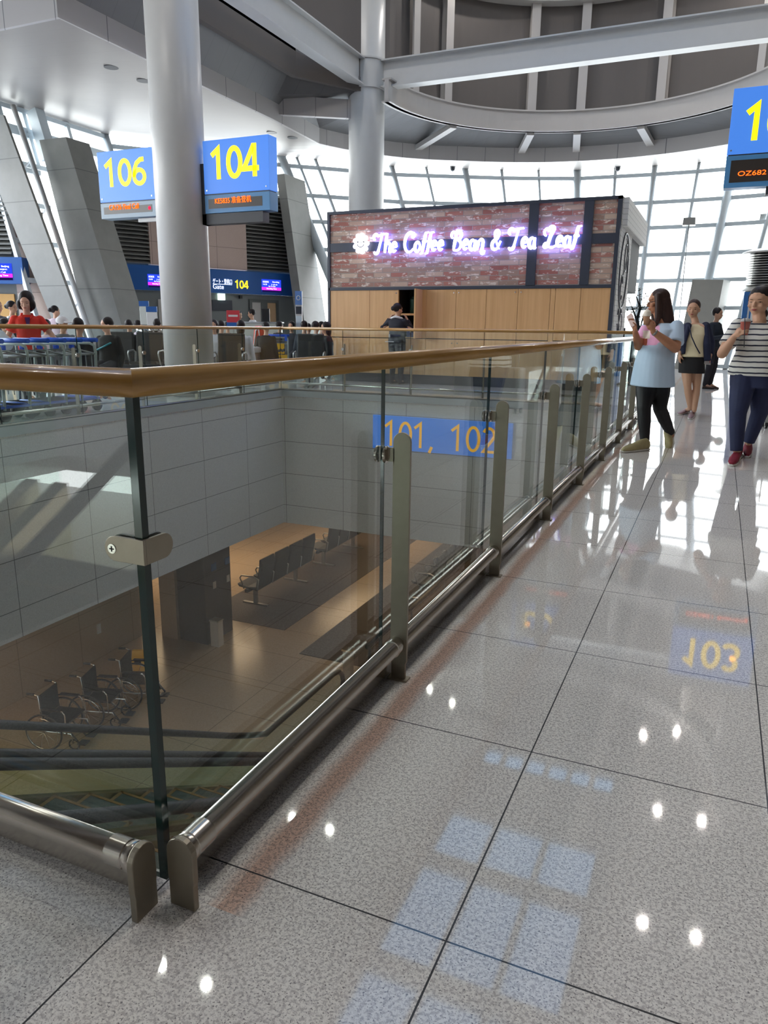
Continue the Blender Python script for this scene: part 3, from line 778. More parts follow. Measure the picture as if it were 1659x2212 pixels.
for x0, x1 in ((-2.72, -2.535), (-1.66, -1.485)):
    mb = MB(); mb.box((x0, KY - .03, ZB), (x1, KY + .02, KH - .02)); make('frame_upright', mb, M['kioskframe'], kiosk)
mb = MB(); mb.box((KX0, KY - .022, 2.80), (KX1, KY + .02, 2.985)); make('frame_band', mb, M['kioskframe'], kiosk)
mb = MB()
mb.box((KX0 - .03, KY - .03, 0), (KX0 + .03, KY + .05, KH)); mb.box((KX1 - .06, KY - .035, 0), (KX1 + .02, KY + .05, KH)); mb.box((KX0 - .03, KY - .035, KH - .05), (KX1 + .02, KY + .06, KH + .01)); mb.box((KX0, KY - .03, ZB - .05), (KX1, KY + .05, ZB + .01))
make('edge_frame', mb, M['kioskframe'], kiosk)
def door(x0, x1, z0, z1, knob=None):
    mb = MB(); mb.box((x0 + .004, KY - .012, z0 + .004), (x1 - .004, KY + .045, z1 - .004)); d = make('cabinet_door', mb, M['cabinet'], kiosk)
    if knob is not None:
        mb = MB(); mb.lathe([(.012, -.03), (.012, -.012)], (knob, KY, z1 - .07 if z1 > 1.5 else z1 - .08), 10, 'y'); make('knob', mb, M['chrome'], d)
    return d
zs = lambda px: px
xs = [KX0 + .03, kx(799), OX0]
door(xs[0], xs[1], ZL, ZB - .05); door(xs[1], xs[2], ZL, ZB - .05, OX0 - .05)
dx = [kx(680 + v / 2.304) for v in (556, 703, 853, 1010, 1170)]
door(dx[0], dx[1], ZL, ZB - .05, dx[1] - .05); door(dx[1], dx[2], ZL, ZB - .05, dx[1] + .06); door(dx[2], dx[3], ZL, ZB - .05, dx[3] - .06); door(dx[3], dx[4], ZL, ZB - .05, dx[3] + .06)
ex = [kx(680 + v / 2.304) for v in (1170, 1195, 1320)] + [KX1 - .06]
door(ex[0], ex[1], .2, ZB - .05); door(ex[1], ex[2], ZL, ZB - .05); door(ex[2], ex[3], ZL, ZB - .05)
lo = [KX0 + .03, kx(799), kx(868), dx[0], dx[1], dx[2], dx[3], dx[4]]
for i in range(len(lo) - 1): door(lo[i], lo[i+1], .2, ZL - .01, (lo[i+1] - .06) if i % 2 else (lo[i] + .06))
door(ex[1], ex[2], .2, ZL - .01, ex[2] - .05); door(ex[2], ex[3], .2, ZL - .01, ex[2] + .05)
mb = MB(); mb.box((KX0, KY + .03, 0), (KX1, KY + .06, .2)); make('plinth', mb, M['dark'], kiosk)
mb = MB(); mb.box((OX1 + .0, KY - .42, ZL), (OX1 + .03, KY + .02, ZB - .05)); od = make('cabinet_door', mb, M['cabinet'], kiosk)     # the open door seen edge on
mb = MB(); mb.box((OX1 + .03, KY - .012, ZL), (dx[0], KY + .045, ZB - .05)); make('door_post', mb, M['cabinet'], kiosk)
mb = MB(); mb.box((OX0, KY + .02, 1.46), (OX1, KY + .58, 1.5)); make('shelf', mb, M['cabinet'], kiosk)
mb = MB(); mb.box((OX0, KY - .0, ZL), (OX1, KY + .58, ZL + .02)); make('shelf', mb, M['cabinet'], kiosk)
# side wall with its painted mural, overhanging fascia above the counter
mb = MB(); mb.box((KX1, KY + .05, 0), (KX1 + .03, 16.15, KH)); make('side_wall', mb, M['whitebrick'], kiosk)
mb = MB(); mb.box((KX1 - .4, 14.4, 3.12), (KX1 + .12, 18.25, KH)); make('canopy', mb, M['whitebrick'], kiosk)
mb = MB()
def curve_yz(f, a0, a1, n, r):
    mb.tube([(KX1 + .034, *f(a0 + (a1 - a0) * i / n)) for i in range(n + 1)], r, 6)
curve_yz(lambda a: (15.15 + .62*math.cos(a), 2.35 + .72*math.sin(a)), 0, 2*PI, 40, .022)
curve_yz(lambda a: (15.15 + .54*math.cos(a), 2.35 + .64*math.sin(a)), 0, 2*PI, 40, .008)
curve_yz(lambda a: (15.35 + .2*math.cos(a), 2.62 + .26*math.sin(a)), 0, 2*PI, 24, .016)
curve_yz(lambda a: (15.0 + .16*math.cos(a), 2.02 + .24*math.sin(a)), .4, PI*1.8, 24, .016)
curve_yz(lambda a: (14.7 + .95*a, 1.95 + .8*a), 0, 1, 4, .016)
curve_yz(lambda a: (14.75 + .6*a, 1.5 + .12*math.sin(a*9)), 0, 1, 24, .014)
curve_yz(lambda a: (14.8 + .5*a, 1.22 + .10*math.sin(a*11 + 1)), 0, 1, 24, .012)
curve_yz(lambda a: (14.9 + .3*math.cos(a), .95 + .14*math.sin(a)), PI, 2*PI, 14, .014)
curve_yz(lambda a: (15.3 + .25*math.cos(a), 1.35 + .18*math.sin(a)), 0, 2*PI, 18, .01)
make('mural_lines', mb, M['dark'], kiosk)
mb = MB(); mb.box((KX1 - .05, 16.1, 0), (KX1 + .06, 16.22, 1.25)); make('counter_end', mb, M['dark'], kiosk)

# ------------------------------------------------------------------ lettering
def text_mesh(body, size, depth=.004, align='LEFT', spacing=1.0, shear=0.0, bold=0.0):
    cu = bpy.data.curves.new('txt', 'FONT'); cu.body = body; cu.size = size; cu.extrude = depth; cu.align_x = align; cu.space_character = spacing; cu.shear = shear; cu.offset = bold
    o = bpy.data.objects.new('txt', cu); COL.objects.link(o)
    dg = bpy.context.evaluated_depsgraph_get(); dg.update()
    me = bpy.data.meshes.new_from_object(o.evaluated_get(dg)); bpy.data.objects.remove(o); bpy.data.curves.remove(cu)
    return me
def text(name, body, parent, mat, origin, right, up, size, align='LEFT', fit=None, depth=.004, spacing=1.0, bold=0.0):
    """lettering whose baseline starts at origin; fit=(width,height) scales it to that box"""
    me = text_mesh(body, 1.0, depth / max(size, .001) if fit is None else .003, align, spacing, 0, bold)
    xs = [v.co.x for v in me.vertices]; ys = [v.co.y for v in me.vertices]
    right = Vector(right).normalized(); up = Vector(up).normalized(); nrm = right.cross(up)
    if fit:
        sx = fit[0] / max(1e-6, max(xs) - min(xs)); sy = fit[1] / max(1e-6, max(ys) - min(ys)); ox, oy = min(xs), min(ys)
    else: sx = sy = size; ox = oy = 0
    for v in me.vertices:
        p = Vector(origin) + right * ((v.co.x - ox) * sx) + up * ((v.co.y - oy) * sy) + nrm * (v.co.z * (size if not fit else 1) + depth * .6)
        v.co = p
    me.materials.clear(); me.materials.append(mat)
    o = bpy.data.objects.new(name, me); COL.objects.link(o)
    if parent is not None: me.transform(rootmat(parent).inverted()); o.parent = parent
    return o

def _arc(cx, cy, rx, ry, a0, a1, n=18): return [(cx + rx*math.cos(math.radians(a0 + (a1-a0)*i/n)), cy + ry*math.sin(math.radians(a0 + (a1-a0)*i/n))) for i in range(n + 1)]
SW = .175
DIG = {'0': (.60, [(_arc(.29, .5, .22, .44, 0, 360, 40)[:-1], True)]),
       '1': (.60, [([(.06, .76), (.30, .955), (.30, 0)], False)]),
       '2': (.60, [(_arc(.27, .70, .20, .24, 160, -20, 16) + [(.40, .5), (.08, .06), (.54, .06)], False)]),
       '3': (.60, [(_arc(.26, .72, .19, .22, 150, -90, 16), False), (_arc(.25, .28, .23, .23, 85, -150, 18), False)]),
       '4': (.60, [([(.57, .26), (.03, .26), (.38, .95), (.42, .95), (.42, 0)], False)]),
       '6': (.60, [([(.50, .93), (.36, .92), (.20, .80), (.10, .56), (.07, .30)], False), (_arc(.29, .30, .215, .25, 0, 360, 36)[:-1], True)]),
       ',': (.34, [([(.16, .08), (.06, -.16)], False)]), ' ': (.26, [])}
def digits(name, body, parent, mat, origin, right, up, width, height, depth=.006, sw=SW):
    tot = sum(DIG[c][0] for c in body); kx_ = width / (tot - .06); mb = MB(); X = Vector(right).normalized() * kx_; Y = Vector(up).normalized() * height; u = -.03
    k = kx_ / height
    for c in body:
        for pts, cl in DIG[c][1]:
            q = [((x_ + u) * kx_, y_ * height) for x_, y_ in pts]
            mb.ribbon(q, sw * height * .95, origin, Vector(right).normalized(), Vector(up).normalized(), depth, cl)
        u += DIG[c][0]
    return make(name, mb, mat, parent)
# glowing swash lettering, stroke by stroke (x, y in letter units, baseline 0, x-height .5, cap 1)
def arc(cx, cy, rx, ry, a0, a1, n=14): return [(cx + rx * math.cos(math.radians(a0 + (a1-a0)*i/n)), cy + ry * math.sin(math.radians(a0 + (a1-a0)*i/n))) for i in range(n + 1)]
GL = {
 'T': (.86, [arc(.16, .80, .15, .14, 250, 40) + [(.34, .86), (.60, .93), (.92, .96)], [(.60, .92), (.52, .55), (.42, .16)] + arc(.25, .18, .18, .2, 0, -150)]),
 'h': (.50, [[(.12, 1.0), (.08, .5), (.04, 0)], [(.07, .30)] + arc(.24, .33, .15, .17, 150, 0) + [(.37, .12), (.42, .02), (.50, .06)]]),
 'e': (.46, [[(.06, .24), (.36, .30)] + arc(.22, .28, .15, .22, 15, 320)]),
 'C': (.78, [arc(.62, .82, .09, .10, -120, 100) + arc(.44, .48, .36, .48, 75, 320)]),
 'o': (.48, [arc(.23, .25, .17, .23, 0, 360)]),
 'f': (.36, [arc(.36, .88, .09, .11, 20, 170) + [(.22, .60), (.17, .25), (.12, -.02)] + arc(.05, -.06, .07, .1, 0, -160), [(.06, .50), (.40, .52)]]),
 'B': (.82, [arc(.14, .76, .13, .14, 260, 40) + [(.36, .92)] + arc(.46, .74, .22, .2, 80, -80) + arc(.44, .27, .27, .26, 80, -100) + [(.24, .03)], [(.36, .92), (.30, .5), (.24, .03)]]),
 'a': (.50, [arc(.21, .25, .16, .23, 40, 330) + [(.38, .44)], [(.38, .50), (.37, .15), (.42, .02), (.50, .06)]]),
 'n': (.54, [[(.06, .46), (.10, .30), (.06, 0)], [(.09, .30)] + arc(.27, .33, .14, .17, 150, 0) + [(.40, .08)] + arc(.46, -.06, .09, .12, 160, 380)]),
 '&': (.66, [[(.60, .40), (.46, .10)] + arc(.28, .22, .22, .22, -40, -250) + [(.34, .52)] + arc(.30, .74, .13, .15, -20, 200) + [(.24, .5), (.54, .02)]]),
 'L': (.80, [arc(.15, .72, .14, .15, 270, 30) + arc(.44, .84, .15, .12, 160, 10) + [(.40, .5), (.32, .14)] + arc(.20, .10, .12, .10, 20, 250) + [(.36, .05), (.60, 0), (.84, .12)]]),
}
M['neon'] = glow('white_led_letters', (236, 232, 255), 2.4)
M['halo'] = glow('violet_letter_backlight', (72, 74, 255), 13.0)
sg = thing('shop_sign', 'glowing white script shop sign with round emblem on the brick kiosk front', 'sign', (-3.9, KY - .1, 2.9))
x = at_y(805, 525, KY - .1).x; xend = at_y(1248, 510, KY - .1).x
words = ['The', 'Coffee', 'Bean', '&', 'Tea', 'Leaf']
total = sum(GL[ch][0] for w in words for ch in w) + .42 * 5
u = (xend - x) / total; ZS = .40
zbase = 2.745
def spline(pts, k=3):
    out = []
    for i in range(len(pts) - 1):
        p0 = pts[max(i-1, 0)]; p1 = pts[i]; p2 = pts[i+1]; p3 = pts[min(i+2, len(pts)-1)]
        for j in range(k):
            t_ = j / k
            out.append(tuple(.5*((2*p1[d]) + (-p0[d]+p2[d])*t_ + (2*p0[d]-5*p1[d]+4*p2[d]-p3[d])*t_*t_ + (-p0[d]+3*p1[d]-3*p2[d]+p3[d])*t_**3) for d in (0, 1)))
    return out + [tuple(pts[-1])]
for w_ in words:
    for ch in w_:
        adv, strokes = GL[ch]; mb = MB(); hb = MB()
        for st in strokes:
            pts = spline(st, 2 if len(st) > 8 else 4)
            P = [Vector((x + (px_ + .10 * py_) * u, KY - .10, zbase + py_ * ZS)) for px_, py_ in pts]
            P = [p for i, p in enumerate(P) if i == 0 or (p - P[i-1]).length > .004]
            n_ = len(P); rr = [.021 + .016 * math.sin(PI * i / max(1, n_ - 1)) for i in range(n_)]
            mb.tube(P, rr, 8)
            hb.tube([p + Vector((0, .05, 0)) for p in P], .012, 5)
        l = make('letter', mb, M['neon'], sg); make('backlight', hb, M['halo'], l)
        x += adv * u
    x += .42 * u
ec = at_y(780, 526, KY - .1)
mb = MB(); R_ = .165
for k in range(9):
    a = 2*PI*k/9; mb.lathe([(.052, -.02), (.052, .02)], ec + Vector((math.cos(a)*R_*.86, 0, math.sin(a)*R_*1.02)), 12, 'y')
mb.lathe([(.145, -.018), (.145, .018)], ec, 24, 'y'); em = make('emblem', mb, M['neon'], sg)
mb = MB()
for sx in (-.07, .07): mb.ell(ec + Vector((sx, -.022, .03)), (.022, .008, .014))
mb.tube([ec + Vector((.075*math.cos(a), -.024, -.02 + .055*math.sin(a))) for a in [PI + PI*i/8 for i in range(9)]], .009, 6)
mb.tube([ec + Vector((-.02, -.024, .03)), ec + Vector((0, -.024, -.02)), ec + Vector((.02, -.024, .02))], .007, 6)
make('emblem_lines', mb, M['kioskframe'], em)

# ================================================================== hanging gate number signs
M['signblue'] = plain('gate_sign_blue', (58, 106, 204), .35, 0, .02)
q = N('lit_sign_blue'); M['signlit'] = q.bsdf(lin((58, 112, 205)), .35, Emission_Color=lin((70, 128, 215)) + (1,), Emission_Strength=.38)
q = N('lit_sign_yellow'); M['yellow'] = q.bsdf(lin((252, 214, 20)), .4, Emission_Color=lin((255, 214, 10)) + (1,), Emission_Strength=.85)
M['led'] = glow('orange_led_text', (255, 92, 24), 1.5)
M['ledred'] = glow('red_led_dot', (236, 40, 70), 1.0)
M['ledboard'] = plain('dark_led_board', (58, 52, 48), .3)
M['signframe'] = plain('light_blue_sign_frame', (86, 150, 206), .35)
M['signgrey'] = plain('silver_blue_sign_frame', (150, 172, 190), .35)
def gate_sign(label, num, x0, x1, yf, z1, zm, z0, led, fr, digits_z, digits_x, ledx, dy=.24, dot=None, side=None, bracket=None):
    t = thing('gate_number_sign', label, 'sign', ((x0 + x1)/2, yf + dy/2, z0))
    mb = MB(); mb.box((x0, yf, zm + .006), (x1, yf + dy, z1)); b = make('number_box', mb, M['signlit'], t, bevel=.004)
    mb = MB(); mb.box((x0, yf, z0), (x1, yf + dy, zm - .012)); c = make('display_box', mb, fr, t, bevel=.004)
    mb = MB(); mb.box((x0 + .02, yf + .01, zm - .015), (x1 - .02, yf + dy - .01, zm + .01)); make('joint_strip', mb, M['dark'], t)
    mb = MB(); mb.box((x0 + .07, yf - .003, z0 + .07), (x1 - (.07 if side is None else side), yf + .01, zm - .075)); d = make('led_panel', mb, M['ledboard'], c)
    digits('gate_number', num, b, M['yellow'], (digits_x[0], yf - .001, digits_z[0]), (1, 0, 0), (0, 0, 1), digits_x[1] - digits_x[0], digits_z[1] - digits_z[0])
    text('flight_text', led, d, M['led'], (ledx[0], yf - .005, z0 + .135), (1, 0, 0), (0, 0, 1), .1, fit=(ledx[1] - ledx[0], ledx[2]))
    if dot:
        mb = MB(); mb.lathe([(.03, -.006), (.03, 0)], (dot, yf - .001, (z0 + zm) / 2), 16, 'y'); make('red_dot', mb, M['ledred'], d)
    mb = MB()
    for sx in (x0 + .05, x1 - .06): mb.lathe([(.012, -.008), (.012, 0)], (sx, yf, zm + .06), 10, 'y')
    make('bolt', mb, M['chrome'], b)
    return t
y_ = 9.6
gx = lambda px, py, Y: at_y(px, py, Y)
t = gate_sign('blue gate sign reading 106, on the left of the white column', '106', -9.24, -8.03, y_, 4.08, 3.262, 3.0, 'CA126 Final Call', M['signgrey'],
          (gx(290, 400, y_).z, gx(290, 341, y_).z), (gx(226, 370, y_).x, gx(315, 365, y_).x), (gx(237, 450, y_).x, gx(300, 447, y_).x, .085), dot=gx(323, 443, y_).x)
mb = MB(); mb.bar((-8.5, y_ + .12, 2.96), (-7.85, y_ + .12, 2.96), .06, .06); mb.bar((-8.1, y_ + .12, 3.6), (-7.85, y_ + .12, 3.6), .08, .1); make('bracket', mb, M['white'], t)
t = gate_sign('blue gate sign reading 104, on the right of the white column', '104', -7.0, -5.753, y_, 4.08, 3.275, 2.985, 'KE5835 准备登机', M['signframe'],
          (gx(500, 385, y_).z, gx(500, 316, y_).z), (gx(456, 350, y_).x, gx(559, 345, y_).x), (gx(465, 436, y_).x, gx(543, 431, y_).x, .10), side=.14)
mb = MB(); mb.box((-7.12, y_ + .02, 2.82), (-5.9, y_ + .2, 2.98)); mb.box((-7.12, y_ + .02, 2.82), (-7.0, y_ + .2, 3.75)); make('bracket', mb, M['dark'], t)
y3 = 11.8
t = gate_sign('blue gate sign reading 103, cut by the right edge of the view', '103', .77, 2.05, y3, 4.61, 3.72, 3.27, 'OZ6821 Boarding', M['signframe'],
          (gx(1630, 303, y3).z, gx(1630, 224, y3).z), (gx(1611, 262, y3).x, 1.86), (gx(1594, 374, y3).x, 1.9, .085), side=.09)
mb = MB(); mb.bar((1.8, y3 + .12, 4.0), (2.6, y3 + .12, 4.0), .1, .1); mb.box((1.35, y3 + .05, 3.16), (1.75, y3 + .2, 3.27)); make('bracket', mb, M['dark'], t)
column('round_column', 'white column carrying the 103 sign', (2.95, y3 + .15), .42, 7.0)

# hanging overhead lamps of the dome, seen mirrored in the polished floor
M['lamp'] = glow('downlight_lamp', (255, 240, 228), 24.0)
lampxy = [(-9.08, 15.28), (-7.82, 15.25), (.79, 15.43), (2.0, 15.49), (-9.09, 9.54), (-7.855, 9.54), (.79, 20.21), (2.02, 20.23), (.79, 9.54), (2.0, 9.54), (.79, 4.0), (2.0, 4.0), (-9.09, 4.0), (-7.855, 4.0)]
# (lamps) paired round downlights high in the dome
LAMP_W = 30.0
first = None
for i, (x_, yy) in enumerate(lampxy):
    inside = abs(x_ - CX) < 5.2 and yy < 23.4
    zc = 12.99
    if i == 0:
        first = thing('ceiling_downlight', '', 'lamp', (x_, yy, zc))
        mb = MB(); mb.lathe([(.12, -.05), (.14, -.05), (.14, 0), (.12, 0)], (x_, yy, zc), 20); make('trim_ring', mb, M['white'], first)
        mb = MB(); mb.lathe([(.115, -.012), (.115, -.006)], (x_, yy, zc), 20); make('lamp_disc', mb, M['lamp'], first)
        o = first
    else:
        o = copy_tree(first); o.location = (x_, yy, zc)
    o['label'] = 'round recessed downlight high in the dome ceiling'; o['group'] = 'downlights of the dome ceiling'
    ld = bpy.data.lights.new('downlight', 'AREA'); ld.shape = 'DISK'; ld.size = .15; ld.energy = LAMP_W; ld.color = (1, .95, .9)
    lo = bpy.data.objects.new('downlight', ld); COL.objects.link(lo); lo.location = (x_, yy, zc - .06)

M['rod'] = plain('grey_pendant_rod', (170, 170, 170), .4)
first = None
for i, (x_, yy, zc) in enumerate(((-6.94, 21.0, 11.0), (-6.1, 21.0, 11.35), (.13, 21.0, 11.0), (1.06, 21.0, 10.64))):
    if first is None:
        first = thing('pendant_downlight', '', 'lamp', (x_, yy, zc))
        mb = MB(); mb.lathe([(.10, .0), (.12, .0), (.12, .22), (.03, .26)], (x_, yy, zc), 18); make('housing', mb, M['white'], first)
        mb = MB(); mb.lathe([(.09, -.012), (.09, -.004)], (x_, yy, zc), 18); make('lamp_disc', mb, M['lamp'], first)
        mb = MB(); mb.tube([(x_, yy, zc + .25), (x_, yy, zc + 2.3)], .015, 6); make('rod', mb, M['rod'], first)
        o = first
    else: o = copy_tree(first); o.location = (x_, yy, zc)
    o['label'] = 'slim rod-hung downlight under the dome roof, mirrored as a bright dot in the floor'; o['group'] = 'pendant downlights'
    ld = bpy.data.lights.new('downlight', 'AREA'); ld.shape = 'DISK'; ld.size = .13; ld.energy = LAMP_W * .6; ld.color = (1, .95, .9)
    lo = bpy.data.objects.new('downlight', ld); COL.objects.link(lo); lo.location = (x_, yy, zc - .03)

# ================================================================== lower storey
LZ = -5.3
M['seatgrey'] = plain('dark_grey_seat', (44, 42, 40), .6)
M['alu'] = plain('cast_aluminium', (168, 168, 164), .35, .9)
M['yellow_pl'] = plain('yellow_plastic', (226, 178, 30), .4)
M['tube'] = plain('grey_painted_tube', (150, 156, 158), .35, .5)
# square piers carrying the storey
def square_pier(label, x0, x1, y0, y1, mat):
    t = thing('square_pillar', label, 'pillar', ((x0+x1)/2, (y0+y1)/2, LZ))
    mb = MB(); mb.box((x0, y0, LZ), (x1, y1, -2.72)); make('cladding', mb, mat, t); return t
sp = square_pier('dark stone-clad square pillar on the lower floor, two small switch plates on it', -8.85, -8.15, 10.55, 11.45, M['darkstone'])
for i, (px, py) in enumerate(((466, 1325), (495, 1310))):
    p = at_x(px, py, -8.15)
    if p.y < 10.6 or p.y > 11.4: p.y = 10.8 + .3 * i
    mb = MB(); mb.box((-8.15, p.y - .05, -4.15), (-8.14, p.y + .05, -4.0)); make('switch_plate', mb, M['offwhite'], sp)
    mb = MB(); mb.box((-8.15, p.y - .08, -3.75), (-8.14, p.y + .08, -3.6)); make('blue_notice', mb, M['bandblue'], sp)
square_pier('narrow tan pillar beside the dark stone pillar on the lower floor', -9.3, -8.88, 10.5, 11.2, M['lowerwall'])
t = thing('wall_socket', 'small white socket plate on the tan lower wall', 'socket', (-9.71, 6.2, -3.0))
sp_ = at_x(213, 1358, -9.72); mb = MB(); mb.box((-9.72, sp_.y - .05, sp_.z - .1), (-9.705, sp_.y + .05, sp_.z + .1)); t.location = (-9.72, sp_.y, sp_.z); make('plate', mb, M['offwhite'], t)
tb = thing('litter_bin', 'slim pale upright bin against the dark pillar downstairs', 'bin', (-7.95, 10.62, LZ))
mb = MB(); mb.box((-8.06, 10.55, LZ), (-7.86, 10.72, LZ + .55)); make('body', mb, M['offwhite'], tb)
mb = MB(); mb.box((-8.07, 10.54, LZ + .55), (-7.85, 10.73, LZ + .58)); make('lid', mb, M['alu'], tb)
# escalators, running down away from the viewer
M['step'] = plain('grey_escalator_step', (92, 96, 96), .4, .6)
M['stepedge'] = plain('orange_step_line', (150, 104, 60), .5)
M['skirt'] = plain('brushed_skirt_panel', (176, 166, 140), .28, .9, .05)
M['escglass'] = glass('greenish_balustrade_glass', (.80, .92, .86))
T30 = math.tan(math.radians(30))
def esc_z(y): return LZ if y > 6.6 else LZ + (6.6 - y) * T30
def escalator(label, xl, xr):
    t = thing('escalator', label, 'escalator', ((xl + xr)/2, 6.6, LZ))
    YT = -2.4
    for x in (xl, xr):
        r = [(x, YT, esc_z(YT) + 1.0), (x, 5.9, esc_z(5.9) + 1.0), (x, 6.3, esc_z(6.3)+1.02), (x, 6.7, LZ + 1.0), (x, 8.7, LZ + 1.0), (x, 8.9, LZ + .96), (x, 9.02, LZ + .86), (x, 9.06, LZ + .72), (x, 9.0, LZ + .56), (x, 8.88, LZ + .46), (x, 8.6, LZ + .42)]
        mb = MB(); mb.tube(r, .04, 10); make('handrail', mb, M['rubber'], t)
        mb = MB(); ys = [YT, 6.6, 9.0]
        V = []
        for y in ys: V.append((Vector((x, y, esc_z(y) + .3)), Vector((x, y, esc_z(y) + .97))))
        for a, b in zip(V, V[1:]): mb.poly([a[0], b[0], b[1], a[1]])
        make('glass_balustrade', mb, M['escglass'], t)
        sgn = 1 if x == xl else -1
        mb = MB()
        for y0, y1 in ((YT, 6.6), (6.6, 9.0)):
            mb.hexa([Vector((x - .06, y0, esc_z(y0) - .3)), Vector((x + .06, y0, esc_z(y0) - .3)), Vector((x + .06, y1, esc_z(y1) - .3)), Vector((x - .06, y1, esc_z(y1) - .3)),
                     Vector((x - .06, y0, esc_z(y0) + .3)), Vector((x + .06, y0, esc_z(y0) + .3)), Vector((x + .06, y1, esc_z(y1) + .3)), Vector((x - .06, y1, esc_z(y1) + .3))])
        make('skirt_panel', mb, M['skirt'], t)
    y = YT + .3
    while y < 6.5:
        z = esc_z(y) + .08; mb = MB(); mb.mi = 0; mb.box((xl + .08, y, z - .23), (xr - .08, y + .42, z))
        mb.mi = 1; mb.box((xl + .08, y + .395, z - .002), (xr - .08, y + .422, z + .004)); mb.box((xl + .08, y, z - .002), (xl + .12, y + .42, z + .004)); mb.box((xr - .12, y, z - .002), (xr - .08, y + .42, z + .004))
        make('step', mb, [M['step'], M['stepedge']], t); y += .4
    mb = MB(); mb.hexa([Vector((xl, YT, esc_z(YT) - .9)), Vector((xr, YT, esc_z(YT) - .9)), Vector((xr, 6.0, LZ)), Vector((xl, 6.0, LZ)), Vector((xl, YT, esc_z(YT) - .3)), Vector((xr, YT, esc_z(YT) - .3)), Vector((xr, 6.6, LZ + .01)), Vector((xl, 6.6, LZ + .01))])
    make('truss', mb, M['dark'], t)
    mb = MB(); mb.box((xl + .07, 6.6, LZ), (xr - .07, 8.4, LZ + .03)); make('landing_plate', mb, M['alu'], t)
    return t
e1 = escalator('escalator under the front glass corner, its left handrail bending flat at the lower landing', -4.2, -3.12)
mb = MB(); mb.box((-3.2, 2.2, esc_z(2.2) + .14), (-3.184, 2.36, esc_z(2.2) + .26)); make('yellow_sticker', mb, M['yellow_pl'], e1)
escalator('escalator nearest the walkway glass, partly hidden by the steel kick tube', -2.86, -1.75)
# barrier rail of the next flight and its control stand
t = thing('barrier_rail', 'dark tubular barrier rail on the lower floor behind the escalator landing', 'railing', (-4.15, 12.6, LZ))
mb = MB(); mb.tube([(-4.15, 9.9, LZ + 1.0), (-4.15, 16.2, LZ + 1.0)], .05, 10); make('top_rail', mb, M['rubber'], t)
for yy in (10.0, 12.0, 14.0, 16.0):
    mb = MB(); mb.tube([(-4.15, yy, LZ), (-4.15, yy, LZ + 1.0)], .03, 8); make('post', mb, M['dark'], t)
mb = MB(); mb.box((-4.16, 10.0, LZ + .05), (-4.14, 16.0, LZ + .9)); make('panel', mb, M['darkstone'], t)
t = thing('control_stand', 'short steel stand at the foot of the escalator', 'stand', (-4.35, 9.55, LZ))
mb = MB(); mb.box((-4.42, 9.48, LZ), (-4.28, 9.62, LZ + 1.05)); make('body', mb, M['alu'], t)
mb = MB(); mb.box((-4.44, 9.46, LZ + 1.05), (-4.26, 9.64, LZ + 1.08)); make('cap', mb, M['steel'], t)
p = at_z(272, 1710, LZ + .0)
t = thing('sensor_post', 'thin grey post with a box head beside the escalator handrail', 'post', (-4.75, 4.3, LZ))
mb = MB(); mb.tube([(-4.75, 4.3, LZ), (-4.75, 4.3, -4.18)], .022, 10); make('pole', mb, M['tube'], t)
mb = MB(); mb.box((-4.87, 4.22, -4.2), (-4.63, 4.38, -4.04)); make('head', mb, M['tube'], t)
# bench rows
def bench(label, loc, rz, n=4, group=None, first=[None]):
    key = n
    t = thing('seat_row', label, 'seats', loc, rz, group)
    W_ = .6
    mb = MB(); mb.bar((-n*W_/2, .0, .36), (n*W_/2, .0, .36), .07, .06); make('beam', mb, M['dark'], t, world=False)
    for s in (-n*W_/2 + .35, n*W_/2 - .35):
        mb = MB(); mb.box((s - .03, -.04, .02), (s + .03, .04, .34)); mb.box((s - .035, -.3, 0), (s + .035, .3, .03)); make('leg', mb, M['alu'], t, world=False)
    for i in range(n):
        c = -n*W_/2 + (i + .5) * W_
        mb = MB(); mb.prism([(-.24, .47), (-.2, .41), (.24, .38), (.27, .41), (.25, .46), (.0, .43)], c - .265, c + .265, 'yz'); make('seat', mb, M['seatgrey'], t, world=False, bevel=.015)
        mb = MB(); mb.prism([(.20, .42), (.26, .40), (.37, .86), (.36, 1.0), (.31, .99), (.30, .86)], c - .265, c + .265, 'yz'); make('backrest', mb, M['seatgrey'], t, world=False, bevel=.02)
    for i in range(n + 1):
        c = -n*W_/2 + i * W_
        mb = MB(); mb.tube([(c, .27, .40), (c, .31, .62), (c, .2, .66), (c, -.1, .65), (c, -.14, .6), (c, -.05, .40)], .016, 6); make('armrest', mb, M['alu'], t, world=False)
    return t
sb = bench('row of dark seats on the lower floor, nearest the dark stone pillar', (-8.55, 13.9, LZ), -PI/2, 4); sb.scale = (1.1, 1.15, 1.28)
def put(o, label, loc, rz): c = copy_tree(o); c.location = loc; c.rotation_euler = (0, 0, rz); c['label'] = label; return c
put(sb, 'second row of dark seats on the lower floor, in line behind the first', (-8.55, 17.3, LZ), -PI/2)
_b = at_z(950, 1200, LZ + .9)
put(sb, 'row of dark seats on the lower floor beyond the barrier rail, behind the steel posts', (_b.x, _b.y, LZ), -PI/2)
